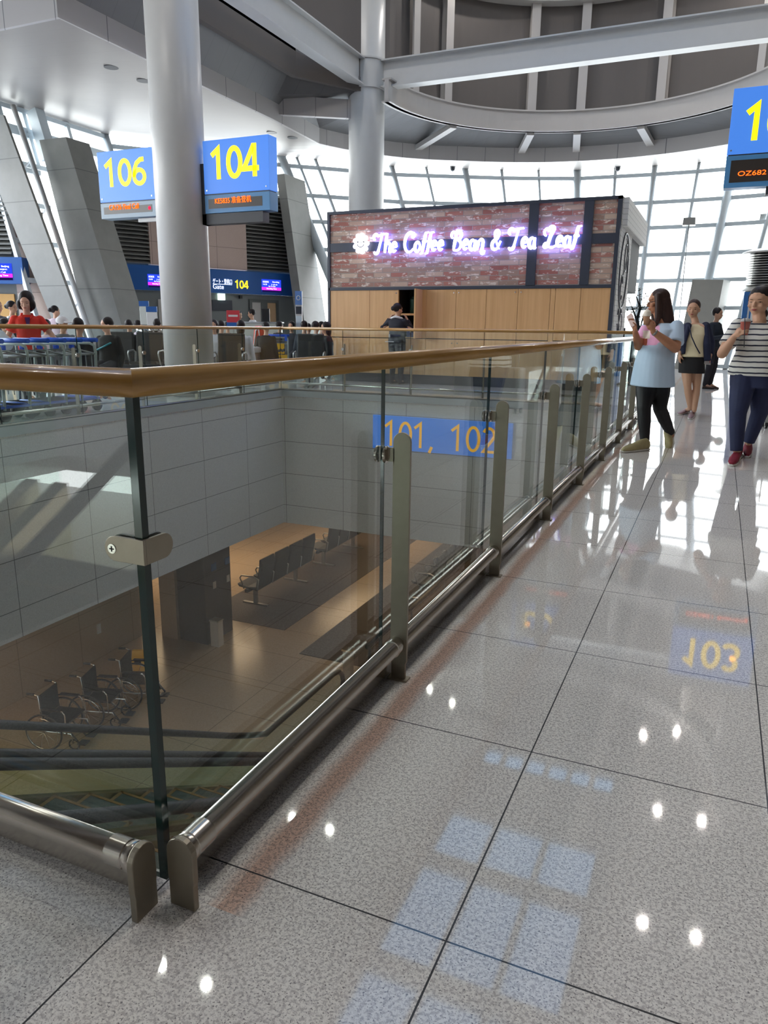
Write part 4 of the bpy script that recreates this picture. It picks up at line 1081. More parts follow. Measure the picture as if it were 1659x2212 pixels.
# wheelchairs
def wheelchair(label, loc, rz):
    t = thing('wheelchair', label, 'wheelchair', loc, rz)
    for s in (-1, 1):
        mb = MB(); x = s * .29; mb.tube([(x, .12 + .30*math.cos(a), .31 + .30*math.sin(a)) for a in [2*PI*i/28 for i in range(28)]], .016, 8, closed=True); w = make('wheel', mb, M['rubber'], t, world=False)
        mb = MB(); mb.tube([(x + s*.035, .12 + .26*math.cos(a), .31 + .26*math.sin(a)) for a in [2*PI*i/24 for i in range(24)]], .007, 6, closed=True); make('push_rim', mb, M['chrome'], w, world=False)
        mb = MB()
        for i in range(10): a = 2*PI*i/10; mb.tube([(x, .12, .31), (x, .12 + .29*math.cos(a), .31 + .29*math.sin(a))], .003, 4)
        make('spokes', mb, M['chrome'], w, world=False)
        mb = MB(); mb.tube([(s*.2, -.32 + .085*math.cos(a), .1 + .085*math.sin(a)) for a in [2*PI*i/16 for i in range(16)]], .014, 6, closed=True); make('caster', mb, M['rubber'], t, world=False)
        mb = MB(); mb.tube([(s*.23, .3, .93), (s*.23, .2, .9), (s*.23, .17, .48), (s*.23, .17, .3), (s*.23, -.3, .3), (s*.22, -.32, .14)], .013, 8); mb.tube([(s*.25, .18, .68), (s*.25, -.2, .68), (s*.25, -.24, .62), (s*.25, -.24, .3)], .012, 8); make('frame', mb, M['chrome'], t, world=False)
        mb = MB(); mb.tube([(s*.23, .38, .92), (s*.23, .26, .92)], .02, 8); make('push_handle', mb, M['rubber'], t, world=False)
        mb = MB(); mb.box((s*.12 - .07, -.5, .09), (s*.12 + .07, -.36, .11)); mb.tube([(s*.2, -.28, .3), (s*.2, -.42, .12)], .012, 6); make('footrest', mb, M['dark'], t, world=False)
        mb = MB(); mb.box((s*.25 - .03, -.18, .685), (s*.25 + .03, .14, .71)); make('armrest', mb, M['rubber'], t, world=False)
    mb = MB(); mb.box((-.22, -.28, .46), (.22, .17, .49)); make('seat', mb, M['black'], t, world=False)
    mb = MB(); mb.box((-.22, .165, .5), (.22, .19, .9)); make('backrest', mb, M['black'], t, world=False)
    return t
w0 = at_z(300, 1505, LZ + .3)
wc = wheelchair('black folding wheelchair nearest the yellow floor sign downstairs', (-7.75, 8.05, LZ), PI * .62)
put(wc, 'middle of the three black wheelchairs parked along the tan wall', (-7.85, 7.3, LZ), PI * .6)
put(wc, 'black wheelchair farthest from the yellow sign, partly behind the escalator handrail', (-7.95, 6.55, LZ), PI * .58)
# wet floor sign
_w = at_z(303, 1470, LZ)
t = thing('wet_floor_sign', 'yellow folding caution sign standing behind the wheelchairs downstairs', 'sign', (_w.x, _w.y, LZ), .5)
for s in (-1, 1):
    mb = MB(); mb.hexa([(-.15, s*.16, 0), (.15, s*.16, 0), (.15, s*.14, 0), (-.15, s*.14, 0), (-.10, s*.03, .62), (.10, s*.03, .62), (.10, s*.01, .62), (-.10, s*.01, .62)]); pn = make('panel', mb, M['yellow_pl'], t, world=False)
mb = MB(); mb.box((-.06, -.085, .34), (.06, -.08, .46)); make('pictogram', mb, M['black'], pn, world=False)
# sign on the far wall of the stairwell
sA, sB = at_y(806, 896, WY - .03), at_y(1104, 992, WY - .03)
t = thing('direction_sign', 'long blue sign with yellow numbers 101, 102 on the far stairwell wall', 'sign', ((sA.x + sB.x)/2, WY - .02, sB.z))
q = N('backlit_blue_sign'); M['bluesign'] = q.bsdf(lin((70, 136, 222)), .3, Emission_Color=lin((60, 120, 215)) + (1,), Emission_Strength=.22)
q = N('backlit_amber_digit'); M['amber'] = q.bsdf(lin((250, 190, 50)), .4, Emission_Color=lin((240, 170, 40)) + (1,), Emission_Strength=.25)
mb = MB(); mb.box((sA.x, WY - .035, sB.z), (sB.x, WY + .0, sA.z)); bd = make('board', mb, M['bluesign'], t)
hz = at_y(900, 912, WY - .03).z, at_y(900, 965, WY - .03).z
digits('number', '101,  102', bd, M['amber'], (at_y(832, 960, WY).x, WY - .036, hz[1] - .02), (1, 0, 0), (0, 0, 1), at_y(1074, 960, WY).x - at_y(832, 960, WY).x, hz[0] - hz[1] + .02, .004, .115)

# ================================================================== upstairs furnishings
# blue gate bands with their displays
M['bandtext'] = glow('white_band_text', (225, 232, 255), 1.0)
M['bandnum'] = glow('yellow_band_number', (255, 206, 40), 1.1)
M['scrblue'] = glow('blue_screen', (34, 58, 226), .95)
M['scrpink'] = glow('magenta_screen_bar', (226, 40, 190), 1.1)
M['scrdark'] = glow('dark_screen_bar', (30, 18, 70), .5)
M['scrtxt'] = glow('pale_screen_text', (220, 220, 255), 1.1)
def band(label, L, wall_pos, s0, s1, z0, z1, d0, d1):
    c = L((s0 + s1)/2, d1, z0); t = thing('gate_band', label, 'sign', c)
    mb = MB(); mb.hexa([L(s0, d0, z0), L(s1, d0, z0), L(s1, d1, z0), L(s0, d1, z0), L(s0, d0, z1), L(s1, d0, z1), L(s1, d1, z1), L(s0, d1, z1)])
    make('band_box', mb, M['bandblue'], t); return t
def screen(t, L, s0, s1, z0, z1, d, pink, lines):
    e = .012
    def quad(nm, a0, a1, b0, b1, mat, k, parent):
        mb = MB(); mb.hexa([L(a0, d - .02, b0), L(a1, d - .02, b0), L(a1, d + k, b0), L(a0, d + k, b0), L(a0, d - .02, b1), L(a1, d - .02, b1), L(a1, d + k, b1), L(a0, d + k, b1)])
        return make(nm, mb, mat, parent)
    sc = quad('screen', s0, s1, z0, z1, M['scrblue'], .012, t); h = z1 - z0; w = s1 - s0
    quad('screen_bar', s0, s1, z0 + h*.16, z0 + h*.38, M['scrpink'], .014, sc); quad('screen_footer', s0, s1, z0, z0 + h*.15, M['scrdark'], .014, sc)
    for (u, v, uw, vh, body) in lines:
        a = L(s0 + w*u, d + .018, z0 + h*v); rt = (L(1, 0, 0) - L(0, 0, 0)).normalized()
        text('screen_text', body, sc, M['scrtxt'], a, rt, (0, 0, 1), .1, fit=(w*uw, h*vh), depth=.002)
bd0 = wall_s(250); bd1 = wall_s(648)
t = band('long blue gate band with the yellow number 104 above the far gate', wl, None, bd0, bd1, 2.2, 2.9, .004, .12)
rt = (wl(1, 0, 0) - wl(0, 0, 0)).normalized()
def zat(px, py, s, d=.13):                                           # height of a pixel on the band front
    p0 = wl(0, d, 0); dd = ray(px, py); n = wn_
    k = (p0 - CAM).dot(n) / dd.dot(n); return (CAM + dd * k).z
S = lambda px: wall_s(px)
a0 = S(457)
text('band_text', 'ゲート・登机口', t, M['bandtext'], wl(S(457), .13, zat(478, 613, 0)), rt, (0, 0, 1), .1, fit=(S(498) - S(457), zat(478, 602, 0) - zat(478, 613, 0)), depth=.003)
text('band_text', 'Gate', t, M['bandtext'], wl(S(457), .13, zat(470, 624, 0)), rt, (0, 0, 1), .1, fit=(S(480) - S(457), zat(470, 614, 0) - zat(470, 624, 0)), depth=.003)
mb = MB(); mb.hexa([wl(S(457), .125, zat(478, 613.6, 0) - .012), wl(S(498), .125, zat(478, 613.6, 0) - .012), wl(S(498), .13, zat(478, 613.6, 0) - .012), wl(S(457), .13, zat(478, 613.6, 0) - .012), wl(S(457), .125, zat(478, 613.6, 0)), wl(S(498), .125, zat(478, 613.6, 0)), wl(S(498), .13, zat(478, 613.6, 0)), wl(S(457), .13, zat(478, 613.6, 0))]); make('underline', mb, M['bandtext'], t)
digits('band_number', '104', t, M['bandnum'], wl(S(505), .122, zat(518, 623, 0)), rt, (0, 0, 1), S(533) - S(505), zat(518, 606, 0) - zat(518, 623, 0))
LN = [(.05, .74, .3, .14, 'KE5835'), (.55, .74, .35, .14, 'Boarding'), (.06, .56, .2, .1, '16:25'), (.5, .56, .3, .1, '104'), (.34, .42, .36, .1, 'Go To Gate'), (.24, .2, .52, .13, 'Boarding Time')]
screen(t, wl, S(562), S(603), zat(582, 631, 0), zat(582, 604, 0), .12, 0, LN)
screen(t, wl, S(318), S(356), zat(340, 621, 0), zat(340, 593, 0), .12, 0, LN)
t = band('blue gate band at the far left edge with a flight screen', vl, None, -1, vs_(59), 2.2, 2.86, -.235, .1)
def vzat(px, py, d=.11):
    p0 = vl(0, d, 0); dd = ray(px, py); k = (p0 - CAM).dot(vn) / dd.dot(vn); return (CAM + dd * k).z
screen(t, vl, vs_(-12), vs_(36), vzat(15, 605), vzat(15, 569), .1, 0, [(.08, .74, .26, .14, 'CA126'), (.56, .74, .34, .14, 'Beijing'), (.5, .58, .3, .1, 'BEIJING'), (.26, .42, .46, .1, 'Final Call'), (.12, .2, .7, .13, 'Boarding Time')])
# door of gate 104, lit exit box, camera, wall panel
M['doorframe'] = plain('dark_door_frame', (74, 78, 76), .4)
M['doorpane'] = plain('pale_door_pane', (176, 172, 166), .3)
M['doortan'] = plain('tan_corridor_wall', (168, 138, 104), .6)
M['exitlit'] = glow('lit_exit_box', (214, 240, 226), 1.6)
d0 = S(537); d1 = S(600)
mb = MB(); z1 = 1.95
for a, b, c, e in ((d0, d0 + .1, 0, z1), (d1 - .1, d1, 0, z1), (d0, d1, z1, z1 + .09), ((d0+d1)/2 - .12, (d0+d1)/2 + .12, 0, z1)): wbox(mb, a, b, 0, .05, c, e)
dr = struct('door_1', mb, M['doorframe'])
mb = MB(); wbox(mb, d0 + .1, (d0+d1)/2 - .12, 0, .02, 0, z1); make('door_leaf', mb, M['doorpane'], dr)
mb = MB(); wbox(mb, (d0+d1)/2 + .12, d1 - .1, 0, .02, 0, z1); make('door_leaf', mb, M['doortan'], dr)
e0 = S(470); e1_ = S(483)
t = thing('exit_sign', 'small lit green-white exit box under the blue 104 band', 'sign', wl(e0, .05, 1.95))
mb = MB(); wbox(mb, e0, e1_, 0, .1, zat(476, 648, 0), zat(476, 634, 0)); make('light_box', mb, M['exitlit'], t)
t = thing('dome_camera', 'small black camera under the blue 104 band', 'camera', wl(S(518), .05, 2.05))
mb = MB(); wbox(mb, S(515.5), S(520.5), 0, .1, zat(518, 645, 0), zat(518, 638, 0)); make('housing', mb, M['black'], t)
t = thing('wall_notice', 'plain grey notice board on the gate wall below the lit exit box', 'board', wl(S(478), .03, 1.5))
mb = MB(); wbox(mb, S(457), S(500), 0, .03, zat(478, 671, 0), zat(478, 648, 0)); make('panel', mb, M['dark'], t)
mb = MB(); wbox(mb, S(340), S(358), 0, .03, 0, 1.95); struct('door_2', mb, M['doorpane'])
mb = MB(); vbox(mb, vs_(-40), vs_(22), -.25, -.2, 0, 1.95); struct('door_3', mb, plain('ochre_door', (190, 146, 82), .5))

# gate counter, podium sign, totem, boarding signs
def boxthing(name, label, cat, px, py, D, w, d, z0, z1, mat, rz=-YAW, parts=()):
    p = at_d(px, py, D); t = thing(name, label, cat, (p.x, p.y, 0), rz)
    mb = MB(); mb.box((-w/2, -d/2, z0), (w/2, d/2, z1)); b = make('body', mb, mat, t, world=False, bevel=.01)
    for nm, lo, hi, mt in parts:
        mb = MB(); mb.box(lo, hi); make(nm, mb, mt, t, world=False)
    return t
M['cream'] = plain('cream_counter', (186, 190, 184), .4)
boxthing('gate_counter', 'pale gate counter with two white-shirted staff behind it', 'counter', 545, 700, 20.6, 1.6, .6, 0, 1.28, M['cream'], parts=(('top', (-.84, -.34, 1.28), (.84, .34, 1.31), M['kerb']),))
boxthing('stand_display', 'dark monitor on the far gate counter', 'monitor', 574, 690, 20.2, .22, .06, 1.31, 1.66, M['black'], parts=(('foot', (-.08, -.08, 1.31), (.08, .08, 1.33), M['black']),))
boxthing('podium_sign', 'small red and blue notice on a post left of the gate counter', 'sign', 504, 690, 19.0, .34, .03, 1.12, 1.58, plain('red_notice', (176, 44, 52), .5), parts=(('blue_half', (-.172, -.018, 1.12), (.172, .018, 1.28), M['bandblue']), ('white_line', (-.12, -.02, 1.42), (.12, .02, 1.47), M['offwhite']), ('pole', (-.02, -.02, 0), (.02, .02, 1.12), M['alu'])))
t = boxthing('information_totem', 'slim white totem with a blue top and round emblem left of the kiosk', 'totem', 646, 690, 18.5, .16, .1, 0, 2.05, M['white'], parts=(('blue_head', (-.084, -.056, 1.72), (.084, .056, 2.05), plain('totem_blue', (96, 132, 190), .4)), ('notice', (-.07, -.058, 1.5), (.07, -.05, 1.68), M['dark']), ('poster', (-.07, -.058, .9), (.07, -.05, 1.45), plain('pale_poster', (206, 220, 228), .5))))
mb = MB(); mb.tube([(.045*math.cos(a), -.06, 1.885 + .05*math.sin(a)) for a in [2*PI*i/18 for i in range(18)]], .010, 6, closed=True); make('emblem_ring', mb, M['white'], t, world=False)
boxthing('queue_sign', 'small grey post sign with a blue head left of the white column', 'sign', 313, 690, 17.5, .22, .04, 1.2, 1.62, M['cream'], parts=(('blue_head', (-.112, -.024, 1.62), (.112, .024, 1.74), M['bandblue']), ('pole', (-.02, -.02, 0), (.02, .02, 1.2), M['alu'])))
boxthing('queue_sign', 'blue and white board beside the white column, above the seated heads', 'sign', 329, 690, 16.8, .24, .04, 1.08, 1.48, M['white'], parts=(('blue_head', (-.122, -.024, 1.48), (.122, .024, 1.6), M['bandblue']), ('pole', (-.02, -.02, 0), (.02, .02, 1.08), M['alu'])))
# litter bin behind the rail
p = at_d(532, 790, 16.2)
t = thing('litter_bin', 'round grey steel bin behind the rail, left of the yellow luggage cart', 'bin', (p.x, p.y, 0))
mb = MB(); mb.lathe([(.30, 0), (.31, .02), (.31, .62), (.29, .64)], (0, 0, 0), 24); make('drum', mb, M['steel_dull'], t, world=False)
mb = MB(); mb.lathe([(.33, .64), (.33, .74), (.27, .76), (.25, .70), (.2, .68)], (0, 0, 0), 24); make('rim', mb, M['offwhite'], t, world=False)
# luggage carts
M['cartframe'] = plain('pale_grey_cart_frame', (182, 194, 190), .4, .1)
M['cartblue'] = plain('bright_blue_handle', (26, 92, 214), .35)
M['cartgrey'] = plain('grey_cart_panel', (150, 156, 156), .45)
def cart(label, loc, rz, adverts=False, group=None):
    t = thing('luggage_cart', label, 'luggage cart', loc, rz, group)
    # local: push side at -y, load platform towards +y
    mb = MB(); mb.tube([(-.27, -.26, .14), (-.27, -.30, .82), (-.265, -.29, .91), (-.22, -.26, .94), (.22, -.26, .94), (.265, -.29, .91), (.27, -.30, .82), (.27, -.26, .14)], .019, 8)
    make('loop_frame', mb, M['cartframe'], t, world=False)
    mb = MB(); mb.tube([(-.31, -.30, .985), (.31, -.30, .985)], .03, 10); make('handle', mb, M['cartblue'], t, world=False)
    mb = MB(); mb.box((.2, -.38, .86), (.26, -.33, .99)); make('brake_lever', mb, M['cartblue'], t, world=False)
    mb = MB()
    for i in range(5): mb.tube([(-.22 + .11*i, -.27, .30), (-.22 + .11*i, -.27, .80)], .007, 5)
    mb.tube([(-.26, -.27, .80), (.26, -.27, .80)], .012, 6); make('back_grille', mb, M['cartgrey'], t, world=False)
    mb = MB(); mb.box((-.26, -.28, .78), (.26, -.02, .80)); mb.tube([(-.27, -.28, .80), (-.27, .0, .86), (.27, .0, .86), (.27, -.28, .80)], .012, 6); make('basket', mb, M['cartgrey'], t, world=False)
    mb = MB(); mb.box((-.27, -.30, .17), (.27, .55, .20)); mb.tube([(-.27, -.3, .18), (-.25, .6, .18), (-.15, .66, .2), (.15, .66, .2), (.25, .6, .18), (.27, -.3, .18)], .02, 8); make('platform', mb, M['cartblue'] if not adverts else M['cartgrey'], t, world=False)
    for (x_, yy) in ((-.24, -.28), (.24, -.28), (0, .58)):
        mb = MB(); mb.lathe([(.085, -.02), (.085, .02)], (x_, yy, .085), 14, 'x'); make('wheel', mb, M['rubber'], t, world=False)
    if adverts:
        mb = MB(); mb.box((-.265, -.36, .56), (.19, -.34, .80)); a = make('advert_board', mb, M['yellow_pl'], t, world=False)
        mb = MB(); mb.box((-.255, -.40, .10), (.255, -.37, .54)); b = make('advert_board', mb, M['yellow_pl'], t, world=False)
        mb = MB(); mb.box((-.22, -.405, .24), (.22, -.399, .38)); make('lettering_panel', mb, M['cartgrey'], b, world=False)
        text('advert_text', '好味好选择', b, M['black'], loc_pt(t, (-.20, -.408, .25)), loc_dir(t, (1, 0, 0)), (0, 0, 1), .1, fit=(.40, .12), depth=.002)
        text('advert_text', '好味选择', b, M['black'], loc_pt(t, (-.13, -.403, .43)), loc_dir(t, (1, 0, 0)), (0, 0, 1), .1, fit=(.25, .06), depth=.002)
        mb = MB()
        for i in range(4): mb.ell((.06 + .04*i, -.362, .63 + .02*(i % 2)), (.03, .008, .035), seg=8, rings=5)
        make('advert_figure', mb, M['dark'], a, world=False)
    return t
def loc_pt(t, p): return rootmat(t) @ Vector(p)
def loc_dir(t, d): return (rootmat(t).to_3x3() @ Vector(d)).normalized()
c0 = cart('front luggage cart of the nested row, by the woman holding red bags', (-7.32, 6.70, 0), PI, group='nested luggage carts')
nest = [(-7.32, 6.42), (-7.32, 6.14), (-7.32, 5.86), (-7.32, 5.55), (-7.32, 5.17), (-7.32, 4.81), (-7.32, 4.45)]
names = ['second', 'third', 'fourth', 'fifth', 'sixth', 'seventh', 'eighth']
for (x_, yy), nm in zip(nest, names):
    c = dup(c0, (x_, yy, 0), PI, nm + ' luggage cart from the front of the nested row behind the far left rail')
p = at_d(600, 790, 18.0)
cart('single luggage cart with yellow advert boards standing behind the rail', (p.x, p.y, 0), -YAW * 1.0 + .08, True)
# seat rows of the waiting area, seen through the far rail
for label, px, D, rz, n in (('pair of dark high seats behind the far left rail, beside the luggage carts', 283, 14.8, -YAW, 2),
                            ('single dark seat just right of the white column', 494, 14.2, -YAW, 1), ('single dark seat left of the kiosk corner, behind the rail', 668, 14.9, -YAW, 1)):
    p = at_d(px, 780, D); o = bench(label, (p.x, p.y, 0), rz, n); o.scale = (1, 1, 1.06)
# shiny bag and cases among the crowd are added with the people

# cupboard contents of the kiosk
cz = lambda px, py, Y: at_y(px, py, Y)
t = thing('green_canister', 'dark green canister on the upper shelf of the open kiosk cupboard', 'canister', (OX0 + .22, KY + .3, 1.5))
mb = MB(); mb.lathe([(.07, 1.5), (.07, 1.8), (.03, 1.84), (.03, 1.86)], (OX0 + .22, KY + .3, 0), 16); make('body', mb, plain('dark_green_tin', (40, 78, 70), .4), t)
t = thing('paper_bag', 'white paper bag on the upper shelf of the open kiosk cupboard', 'bag', (OX1 - .1, KY + .25, 1.5))
mb = MB(); mb.hexa([(OX1-.16, KY+.15, 1.5), (OX1-.03, KY+.15, 1.5), (OX1-.03, KY+.4, 1.5), (OX1-.16, KY+.4, 1.5), (OX1-.13, KY+.2, 1.86), (OX1-.03, KY+.2, 1.86), (OX1-.03, KY+.36, 1.86), (OX1-.13, KY+.36, 1.86)]); make('sack', mb, M['offwhite'], t)
t = thing('blue_box', 'blue box with two white marks on the lower shelf of the kiosk cupboard', 'box', (OX1 - .2, KY + .15, 1.0))
mb = MB(); mb.box((OX1 - .36, KY + .08, 1.0), (OX1 - .10, KY + .3, 1.2)); b = make('carton', mb, plain('blue_carton', (44, 62, 128), .5), t)
mb = MB(); mb.box((OX1 - .28, KY + .075, 1.1), (OX1 - .265, KY + .082, 1.13)); mb.box((OX1 - .24, KY + .075, 1.1), (OX1 - .225, KY + .082, 1.13)); make('white_marks', mb, M['white'], b)
# bonsai-like plant at the end of the kiosk
PD = 18.4
p = at_d(1384, 740, PD)
t = thing('potted_tree', 'small dark tree with sparse leaves against the bright window beside the kiosk', 'plant', (p.x, p.y, 0))
M['bark'] = plain('dark_bark', (52, 56, 62), .8); M['leaf'] = plain('dark_green_leaf', (40, 58, 50), .5)
mb = MB(); mb.lathe([(.18, 0), (.24, .5), (.22, .52), (.2, .46)], (p.x, p.y, 0), 18); make('pot', mb, M['dark'], t)
tr = [at_d(1384, 760, PD), at_d(1381, 715, PD), at_d(1376, 690, PD), at_d(1383, 665, PD), at_d(1374, 640, PD)]
tr = [Vector((p.x, p.y, .45))] + tr
mb = MB(); mb.tube(tr, [.045, .045, .042, .038, .03, .012], 8)
br_ = []
for base, tip in ((2, (1352, 628)), (2, (1400, 655)), (3, (1356, 645)), (3, (1398, 640)), (1, (1350, 668)), (1, (1366, 676)), (4, (1380, 624)), (2, (1393, 668))):
    e_ = at_d(tip[0], tip[1], PD + random.uniform(-.2, .2)); mb.tube([tr[base], (tr[base] + e_)/2 + Vector((0, 0, .03)), e_], [.016, .01, .005], 5); br_ += [e_, (tr[base] + e_)/2]
make('trunk', mb, M['bark'], t)
mb = MB()
for e_ in br_ + tr[2:]:
    for k in range(26):
        c = e_ + Vector((random.gauss(0, .06), random.gauss(0, .06), random.gauss(0, .04))); a = random.uniform(0, 6.28); l = random.uniform(.025, .05)
        d = Vector((math.cos(a), math.sin(a), random.uniform(-.5, .5))) * l; s_ = Vector((-d.y, d.x, random.uniform(-.02, .02))) * .45
        mb.poly([c - d, c + s_, c + d, c - s_])
make('foliage', mb, M['leaf'], t)
# round air-conditioning tower, blue cabinet below
p = at_d(1641, 700, 19.5)
t = thing('ventilation_tower', 'round ventilation tower with grey louvre rings and a wide cap near the right edge', 'vent', (p.x, p.y, 0))
zz = lambda py: at_d(1641, py, 19.5).z
R = .46
mb = MB(); mb.lathe([(R*1.32, zz(552)), (R*1.36, zz(549)), (R*.9, zz(543)), (R*.3, zz(540))], (p.x, p.y, 0), 28); make('cap', mb, M['alu'], t)
mb = MB(); mb.lathe([(R*.72, zz(620)), (R*.72, zz(552))], (p.x, p.y, 0), 20); make('core', mb, M['dark'], t)
for k in range(13):
    z = zz(617) + (zz(556) - zz(617)) * k / 12
    mb = MB(); mb.lathe([(R*.86, z - .012), (R, z - .012), (R, z + .014), (R*.86, z + .02)], (p.x, p.y, 0), 28); make('louvre_ring', mb, M['alu'], t)
mb = MB(); mb.lathe([(R*1.12, zz(630)), (R*1.14, zz(622)), (R, zz(619))], (p.x, p.y, 0), 28); make('collar', mb, M['alu'], t)
mb = MB(); mb.lathe([(R*.95, .0), (R*.95, zz(630))], (p.x, p.y, 0), 28); make('drum', mb, M['cream'], t)
p = at_d(1609, 700, 18.4)
t = thing('blue_cabinet', 'narrow blue and white cabinet beside the ventilation tower', 'cabinet', (p.x, p.y, 0))
mb = MB(); mb.box((-.10, -.1, 0), (.10, .2, 2.15)); make('body', mb, plain('cabinet_blue', (52, 112, 178), .4), t, world=False); mb = MB(); mb.box((.02, -.105, .1), (.06, -.095, 2.1)); make('white_strip', mb, M['white'], t, world=False)
# floodlights on the window posts
for (px, py), lb in (((1489, 478), 'grey floodlight on a thin rod before the window, right of the kiosk'), ((1655, 470), 'grey floodlight at the right edge below the 103 sign')):
    D = 24.5; p = at_d(px, py, D); t = thing('floodlight', lb, 'lamp', p)
    a = at_d(px - 13, py + 8, D); b = at_d(px + 13, py - 8, D); w = .2
    mb = MB(); mb.hexa([(-w, -.08, -.12), (w, -.08, -.12), (w, .1, -.14), (-w, .1, -.14), (-w*.92, -.1, .11), (w*.92, -.1, .11), (w*.92, .1, .12), (-w*.92, .1, .12)]); make('lamp_head', mb, M['alu'], t, world=False)
    mb = MB(); mb.tube([(0, .0, -.1), (0, 0, -p.z)], .018, 6); make('rod', mb, M['tube'], t, world=False)
# grey suitcase behind the striped woman, only its corner shows
p = at_z(1652, 925, 0.0)
t = thing('suitcase', 'grey suitcase on black wheels at the right edge behind the striped shirt', 'suitcase', (p.x + .16, p.y + .1, 0), .1)
mb = MB(); mb.box((-.20, -.13, .07), (.20, .13, .66)); make('shell', mb, plain('grey_suitcase', (150, 150, 148), .45), t, world=False, bevel=.03)
for x_ in (-.16, .16):
    for yy in (-.1, .1):
        mb = MB(); mb.lathe([(.03, -.015), (.03, .015)], (x_, yy, .03), 12, 'x'); mb.box((x_ - .02, yy - .02, .03), (x_ + .02, yy + .02, .075)); make('wheel', mb, M['black'], t, world=False)
mb = MB(); mb.tube([(-.09, .1, .66), (-.09, .1, 1.0), (.09, .1, 1.0), (.09, .1, .66)], .01, 6); make('pull_handle', mb, M['alu'], t, world=False)

# recessed spots and cameras in the soffit
dg_ = bpy.context.evaluated_depsgraph_get(); dg_.update()
first = None; fcam = None
for px, py, k in ((240, 145, 0), (310, 174, 0), (587, 286, 0), (632, 297, 0), (861, 338, 0), (918, 343, 1), (978, 360, 1), (1335, 360, 1)):
    hit, loc, nrm, _i, ob, _m = scene.ray_cast(dg_, CAM, ray(px, py).normalized())
    if not hit or not ob.name.startswith('ceiling_soffit'): continue
    if k == 0:
        if first is None:
            first = thing('recessed_spot', '', 'lamp', loc); mb = MB(); mb.lathe([(.12, -.012), (.15, -.012), (.15, .02), (.12, .02)], (0, 0, 0), 18); make('rim', mb, M['dark'], first, world=False); mb = MB(); mb.lathe([(.125, -.006), (.125, .03)], (0, 0, 0), 18); make('reflector', mb, M['black'], first, world=False); o = first
        else: o = copy_tree(first); o.location = loc
        o['label'] = 'small dark recessed spot in the pale soffit'; o['group'] = 'recessed spots in the soffit'
    else:
        if fcam is None:
            fcam = thing('dome_camera', '', 'camera', loc); mb = MB(); mb.lathe([(.02, -.16), (.07, -.13), (.09, -.08), (.09, -.02), (.1, 0)], (0, 0, 0), 16); make('dome', mb, M['dark'], fcam, world=False); o = fcam
        else: o = copy_tree(fcam); o.location = loc
        o['label'] = 'small dark dome camera hanging under the soffit above the kiosk'; o['group'] = 'dome cameras under the soffit'

# ================================================================== people
def lerp(a, b, t): return a + (b - a) * t
class Flesh:
    """overlapping closed solids fused into one continuous surface"""
    def __init__(self): self.mb = MB()
    def limb(self, pts, rs, seg=12, flat=False, sy=1.0):
        pts = [Vector(p) for p in pts]
        self.mb.tube(pts, rs, seg, sy=sy)
        if not flat:
            self.mb.ell(pts[0], rs[0]*.98, seg=10, rings=6); self.mb.ell(pts[-1], rs[-1]*.98, seg=10, rings=6)
        for p, r in list(zip(pts, rs))[1:-1]: self.mb.ell(p, r*1.0, seg=10, rings=6)
    def ell(self, c, r, R=None): self.mb.ell(c, r, R, 16, 10)
    def loft(self, rows, seg=22):
        """rows: (centre, half width, half depth, right vector, forward vector)"""
        rings = []
        for c, rx, ry, X, Y in rows:
            ring = []
            for j in range(seg):
                a = 2*PI*j/seg; ca, sa = math.cos(a), math.sin(a)
                ex = .8
                ring.append(self.mb.v(c + X * (rx * math.copysign(abs(ca)**ex, ca)) + Y * (ry * math.copysign(abs(sa)**ex, sa))))
            rings.append(ring)
        for A, B in zip(rings, rings[1:]):
            for j in range(seg): self.mb.face([A[j], A[(j+1) % seg], B[(j+1) % seg], B[j]])
        self.mb.face(rings[0][::-1]); self.mb.face(rings[-1])
    def fuse(self, voxel, smooth=3):
        bmesh.ops.recalc_face_normals(self.mb.bm, faces=self.mb.bm.faces)
        me = bpy.data.meshes.new('f'); self.mb.bm.to_mesh(me); self.mb.bm.free()
        o = bpy.data.objects.new('f', me); COL.objects.link(o)
        r = o.modifiers.new('r', 'REMESH'); r.mode = 'VOXEL'; r.voxel_size = voxel; r.use_smooth_shade = True
        if smooth: s = o.modifiers.new('s', 'SMOOTH'); s.iterations = smooth; s.factor = .5
        dg = bpy.context.evaluated_depsgraph_get(); dg.update()
        out = bpy.data.meshes.new_from_object(o.evaluated_get(dg))
        bpy.data.objects.remove(o); bpy.data.meshes.remove(me)
        for p in out.polygons: p.use_smooth = True
        return out
def put_mesh(name, me, mats, parent, pick=None):
    for m_ in (mats if isinstance(mats, (list, tuple)) else [mats]): me.materials.append(m_)
    if pick:
        for p in me.polygons: p.material_index = pick(p.center, p.normal)
    me.transform(rootmat(parent).inverted()); me.name = name
    o = bpy.data.objects.new(name, me); COL.objects.link(o); o.parent = parent
    return o
def skinmat(name, rgb):
    q = N(name); c = lin(rgb); co = q.coord()
    return q.bsdf(q.mix(q.noise(co, 9, 3), tuple(x*.93 for x in c), tuple(min(1, x*1.06) for x in c)), .5, 0, .4, Subsurface_Weight=0.0)
M['skin'] = skinmat('fair_skin', (214, 168, 142)); M['skin_tan'] = skinmat('warm_tan_skin', (190, 136, 104)); M['skin_b'] = skinmat('beige_skin', (200, 156, 128))
M['lip'] = plain('lip_red', (172, 82, 80), .4); M['lash'] = plain('dark_eye', (34, 24, 24), .3); M['brow'] = plain('dark_brow', (66, 48, 42), .6)
